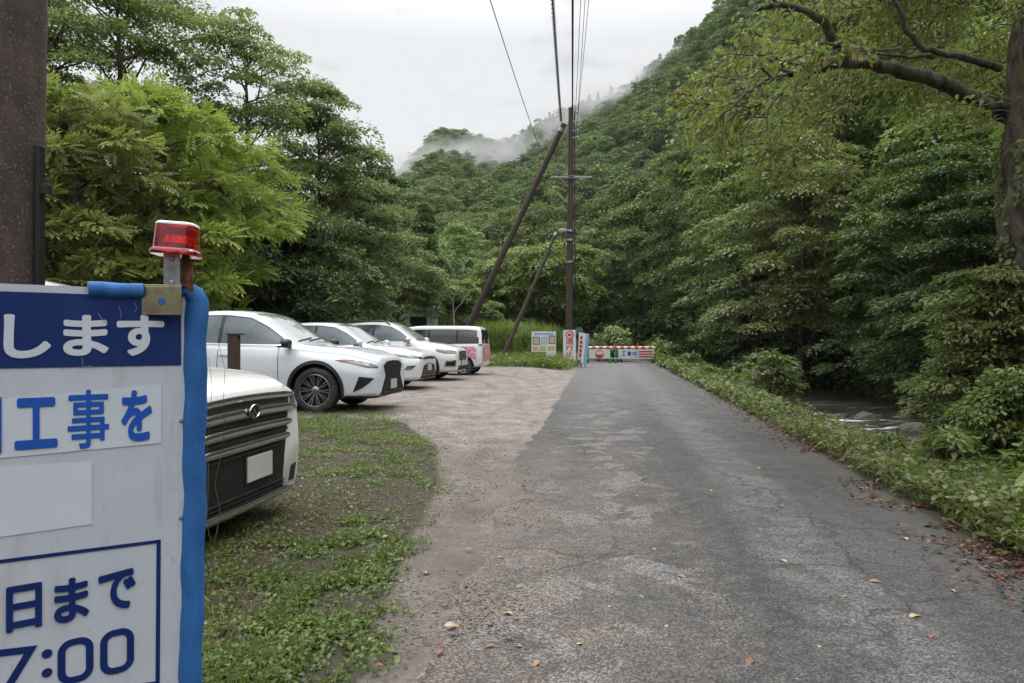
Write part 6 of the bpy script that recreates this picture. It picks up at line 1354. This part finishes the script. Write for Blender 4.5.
    # arching knotweed and small shrubs on the right verge
    for k, (px_, py_, Y_, h_, lab) in enumerate(((768, 0, 19, 1.75, 'tall arching weed plant on the right verge before the stream comes into view'), (745, 0, 22, 1.35, 'lower leafy weed plant just left of the tall arching one on the verge'), (690, 0, 31, .9, 'leafy weed plant on the verge near the right end of the barrier'), (722, 0, 26, .8, 'small leafy weed plant halfway along the right verge'), (612, 0, 44, 2.2, 'small dark shrub in the road gap directly behind the two barriers'), (672, 0, 42, 1.5, 'bushy shrub just right of the barrier'))):
        p = at(px_, 341.5, Y_); plant_tree('verge_shrub', lab, 'plant', make_tree(h_, h_ * .62, base=.08, nclump=34, per=46, L=.11 + .004 * Y_, W=.06 + .002 * Y_, crad=.33, thick=.2, trunk_r=.02, seed=100 + k, prof='bush', stems=3), ('trunk_bark', 'leaf_weed' if k != 4 else 'leaf_green'), p.x, p.y, parts=('stem', 'foliage'))
    tuft = [make_tree(.55, .30, base=.06, nclump=16, per=24, L=.12, W=.055, crad=.38, thick=.3, trunk_r=.008, seed=120 + k, prof='bush', stems=4) for k in range(4)]
    rng = np.random.default_rng(9)
    for k in range(60):
        s_ = 4.2 + 22 * rng.uniform() ** 1.3; t_ = float(right_edge(s_)) + rng.uniform(.35, 1.9); x_, y_ = xy(s_, t_); sc_ = rng.uniform(.5, 1.15) * (.7 if 9.5 < s_ < 24 else 1.0)
        if 8.5 < s_ < 24: continue
        plant_tree('weed_plant', 'small leafy weed standing up out of the low growth on the right verge', 'plant', tuft[k % 4], ('trunk_bark', 'leaf_weed'), x_, y_, rng.uniform(0, 6.28), sc_, 'weeds on the right verge', parts=('stem', 'foliage'))
    # leaf litter along the right edge of the asphalt
    n = 6800; s = 3.2 * (24 / 3.2) ** rng.uniform(size=n); t = right_edge(s) + rng.normal(.10, .20, n) - .10 * rng.exponential(.7, n); x = s * DV[0] + t * NV[0]; y = s * DV[1] + t * NV[1]; keep = fnoise(x * 1.2, y * 1.2, 3) > .36; x, y = x[keep], y[keep]; n = len(x); Lv = Leaves(); a = rng.uniform(0, 6.28, n)
    Lv.add(np.stack([x, y, terrain(x, y) + rng.uniform(.012, .035, n)], 1), np.stack([np.cos(a), np.sin(a), rng.normal(0, .25, n)], 1), np.array([0, 0, 1.0]) + rng.normal(0, .3, (n, 3)), rng.uniform(.025, .062, n), rng.uniform(.014, .032, n), rng.uniform(0, .8, n), .2); o = ob('leaf_litter', Lv.mesh('leaf_litter'), M['leaf_dry']); tag(o, kind='stuff')
    # loose grit on the muddy strip and the worn asphalt
    n = 9000; s = 1.9 * (14 / 1.9) ** rng.uniform(size=n); t = np.where(rng.uniform(size=n) < .7, weed_edge(s) + rng.normal(.25, .35, n), rng.uniform(-1.5, 1.2, n)); x = s * DV[0] + t * NV[0]; y = s * DV[1] + t * NV[1]; keep = (fnoise(x * 1.6, y * 1.6, 3) > .42) & (t < 1.2); x, y, s = x[keep], y[keep], s[keep]; n = len(x)
    z = terrain(x, y) + np.where(t[keep] > left_edge(s), .012, .0); a = rng.uniform(0, 6.28, n); r_ = rng.uniform(.003, .0085, n) * (1 + (rng.uniform(size=n) < .04) * 1.2); B = np.array([(1, 0, 0), (0, 1, 0), (-1, 0, 0), (0, -1, 0), (0, 0, .8), (0, 0, -.5)]); ca, sa = np.cos(a), np.sin(a)
    Vv = B[None] * r_[:, None, None] * rng.uniform(.6, 1.4, (n, 6, 3)); Xr = Vv[..., 0] * ca[:, None] - Vv[..., 1] * sa[:, None]; Yr = Vv[..., 0] * sa[:, None] + Vv[..., 1] * ca[:, None]; Vv = np.stack([Xr + x[:, None], Yr + y[:, None], Vv[..., 2] + z[:, None] + .002], -1).reshape(-1, 3)
    T8 = np.array([(0, 1, 4), (1, 2, 4), (2, 3, 4), (3, 0, 4), (1, 0, 5), (2, 1, 5), (3, 2, 5), (0, 3, 5)]); Q = (np.arange(n)[:, None, None] * 6 + T8[None]).reshape(-1, 3); simple('grit', (.17, .15, .135), .9, 0, .6, 40); o = ob('gravel', np_mesh('gravel', Vv, Q), M['grit']); tag(o, kind='stuff')
    # single fallen leaves on road and weeds
    protos = []
    for k in range(3):
        r_ = np.random.default_rng(k); V = []; w = [0, .35, .5, .42, .2, 0]; 
        for i, ww in enumerate(w):
            u = i / 5; V += [(-ww * .5, u - .5, .10 * math.sin(PI * u) + .12 * ww), (0, u - .5, .10 * math.sin(PI * u) + .03 * r_.uniform()), (ww * .5, u - .5, .10 * math.sin(PI * u) + .10 * ww * r_.uniform(.3, 1.2))]
        Q = [(3 * i + j, 3 * i + j + 1, 3 * i + j + 4, 3 * i + j + 3) for i in range(5) for j in range(2)]; protos.append((np.array(V), np.array(Q)))
    cols = [('orange_leaf', 'leaf_orange', (.25, .13, .06)), ('brown_leaf', 'leaf_brown', (.16, .06, .035)), ('yellow_leaf', 'leaf_yellow', (.30, .28, .10)), ('pale_leaf', 'leaf_buff', (.32, .225, .135)), ('green_leaf', 'leaf_fresh', (.11, .17, .06))]
    for _, m_, c_ in cols: simple(m_, c_, .6, 0, .35, 9)
    spots = [(783, 564, 3), (508, 617, 3), (819, 651, 2), (681, 580, 0), (749, 667, 1), (598, 511, 0), (953, 594, 2), (536, 668, 0), (782, 508, 2), (700, 524, 2), (636, 498, 2), (735, 513, 0), (915, 620, 3), (905, 541, 3), (667, 630, 2), (580, 648, 2), (710, 493, 3), (845, 600, 2), (655, 552, 0), (610, 470, 3), (690, 455, 2), (760, 470, 3), (875, 585, 0), (800, 545, 2), (560, 560, 4), (520, 590, 4), (742, 622, 4), (860, 500, 1), (640, 600, 4), (560, 520, 0), (930, 640, 1), (690, 480, 4), (490, 650, 0), (440, 655, 1), (470, 552, 0), (475, 540, 2), (440, 605, 4), (425, 575, 0), (500, 560, 2), (452, 630, 3), (385, 540, 3), (405, 470, 0), (395, 425, 3), (350, 510, 3), (340, 640, 1), (378, 670, 1), (520, 650, 4), (610, 610, 2), (670, 415, 3), (640, 430, 2), (700, 430, 0), (586, 455, 3)]
    names = ['orange', 'reddish brown', 'yellowish', 'pale buff', 'green']
    for i, (px_, py_, k) in enumerate(spots):
        Yg = CAMH * F / (py_ - CY); p = at(px_, py_, Yg); sz = [.075, .085, .05, .095, .055][k] * rng.uniform(.75, 1.2); sz *= .72; V, Q = protos[i % 3]
        me = np_mesh('fallen_leaf', V * sz, Q, smooth=True); me.materials.append(M[cols[k][1]]); o = ob('fallen_leaf', me, None, None, (p.x, p.y, gz(p.x, p.y) + .0165), (rng.normal(0, .12), rng.normal(0, .12), rng.uniform(0, 6.28)))
        tag(o, names[k] + ' fallen leaf lying flat on the old asphalt or the bare ground beside it', 'leaf', 'single fallen leaves')
    # mossy stones in the stream
    stones = [(836, 428, 19.5, .38, 'mossy stone left of the white water'), (868, 427, 19.2, .55, 'largest mossy stone in the middle of the white water'), (915, 428, 17.2, .40, 'mossy stone at the right side of the white water near the shrub'), (905, 409, 22, .30, 'small dark stone beyond the white water'), (950, 437, 15.4, .45, 'low stone under the shrub at the right of the stream'), (856, 440, 17.6, .28, 'small wet stone on the near side of the white water')]
    for k, (px_, py_, Y_, r_, lab) in enumerate(stones):
        bm = bmesh.new(); bmesh.ops.create_icosphere(bm, subdivisions=4, radius=1)
        for v in bm.verts:
            q = v.co.normalized(); nn = fnoise(np.array([q.x * 1.3 + k * 3 + 5]), np.array([q.y * 1.3 + q.z * 1.7 + 3]), 4)[0]; v.co = q * (.45 + 1.1 * nn + .25 * fnoise(np.array([q.x * 4 + k]), np.array([q.y * 4 + q.z * 5]), 3)[0])
        me = bpy.data.meshes.new('stone'); bm.to_mesh(me); bm.free(); me.polygons.foreach_set('use_smooth', [True] * len(me.polygons)); p = at(px_, py_, Y_)
        o = ob('stream_stone', me, M['mossy_stone'], None, (p.x, p.y, -.93), (0, 0, k)); o.scale = (r_ * .75, r_ * .6, r_ * .42); tag(o, lab, 'stone')
build_left_trees(); build_hill(); build_right(); build_ground_cover()
# ------------------------------------------------------------------ air: even haze, and mist clinging to the ridge
def build_air():
    mb = MB(); mb.box((0, 215, 110), (1000, 620, 228)); me = mb.mesh('haze'); o = ob('haze', me); tag(o, kind='stuff')
    t = NT('haze_air'); v = t.n('ShaderNodeVolumePrincipled', {'Color': (.84, .90, .97, 1), 'Density': HAZE, 'Anisotropy': 0.0}); t.t.links.new(v.outputs[0], t.out.inputs['Volume']); me.materials.append(t.m)
    t = NT('mist_air'); c = t.coord('Object'); ln = t.n('ShaderNodeVectorMath', {0: c}, operation='LENGTH').outputs['Value']; p = t.pos()
    n = t.noise(t.scalev(p, (1, 1, 1.5)), 0.042, 7, 0.62, 1.2)
    d = t.math('MULTIPLY', t.mapr(ln, 1.0, 0.35, 0, 1), t.mapr(n, 0.42, 0.60, 0.0, 1.0)); d = t.math('MULTIPLY', d, MIST)
    v = t.n('ShaderNodeVolumePrincipled', {'Color': (.995, .997, 1, 1), 'Density': d}); t.t.links.new(v.outputs[0], t.out.inputs['Volume']); mm = t.m
    for px, py, Y, r, rz in ((430, 173, 285, (38, 32, 15), 0), (505, 158, 300, (48, 30, 13), -.24), (612, 96, 300, (42, 30, 17), -.38)):
        bm = bmesh.new(); bmesh.ops.create_icosphere(bm, subdivisions=3, radius=1); me = bpy.data.meshes.new('mist'); bm.to_mesh(me); bm.free()
        o = ob('mist', me, mm, None, at(px, py, Y), (0, rz, 0)); o.scale = r; tag(o, kind='stuff')
HAZE, MIST = 0.00012, 0.07
build_air()
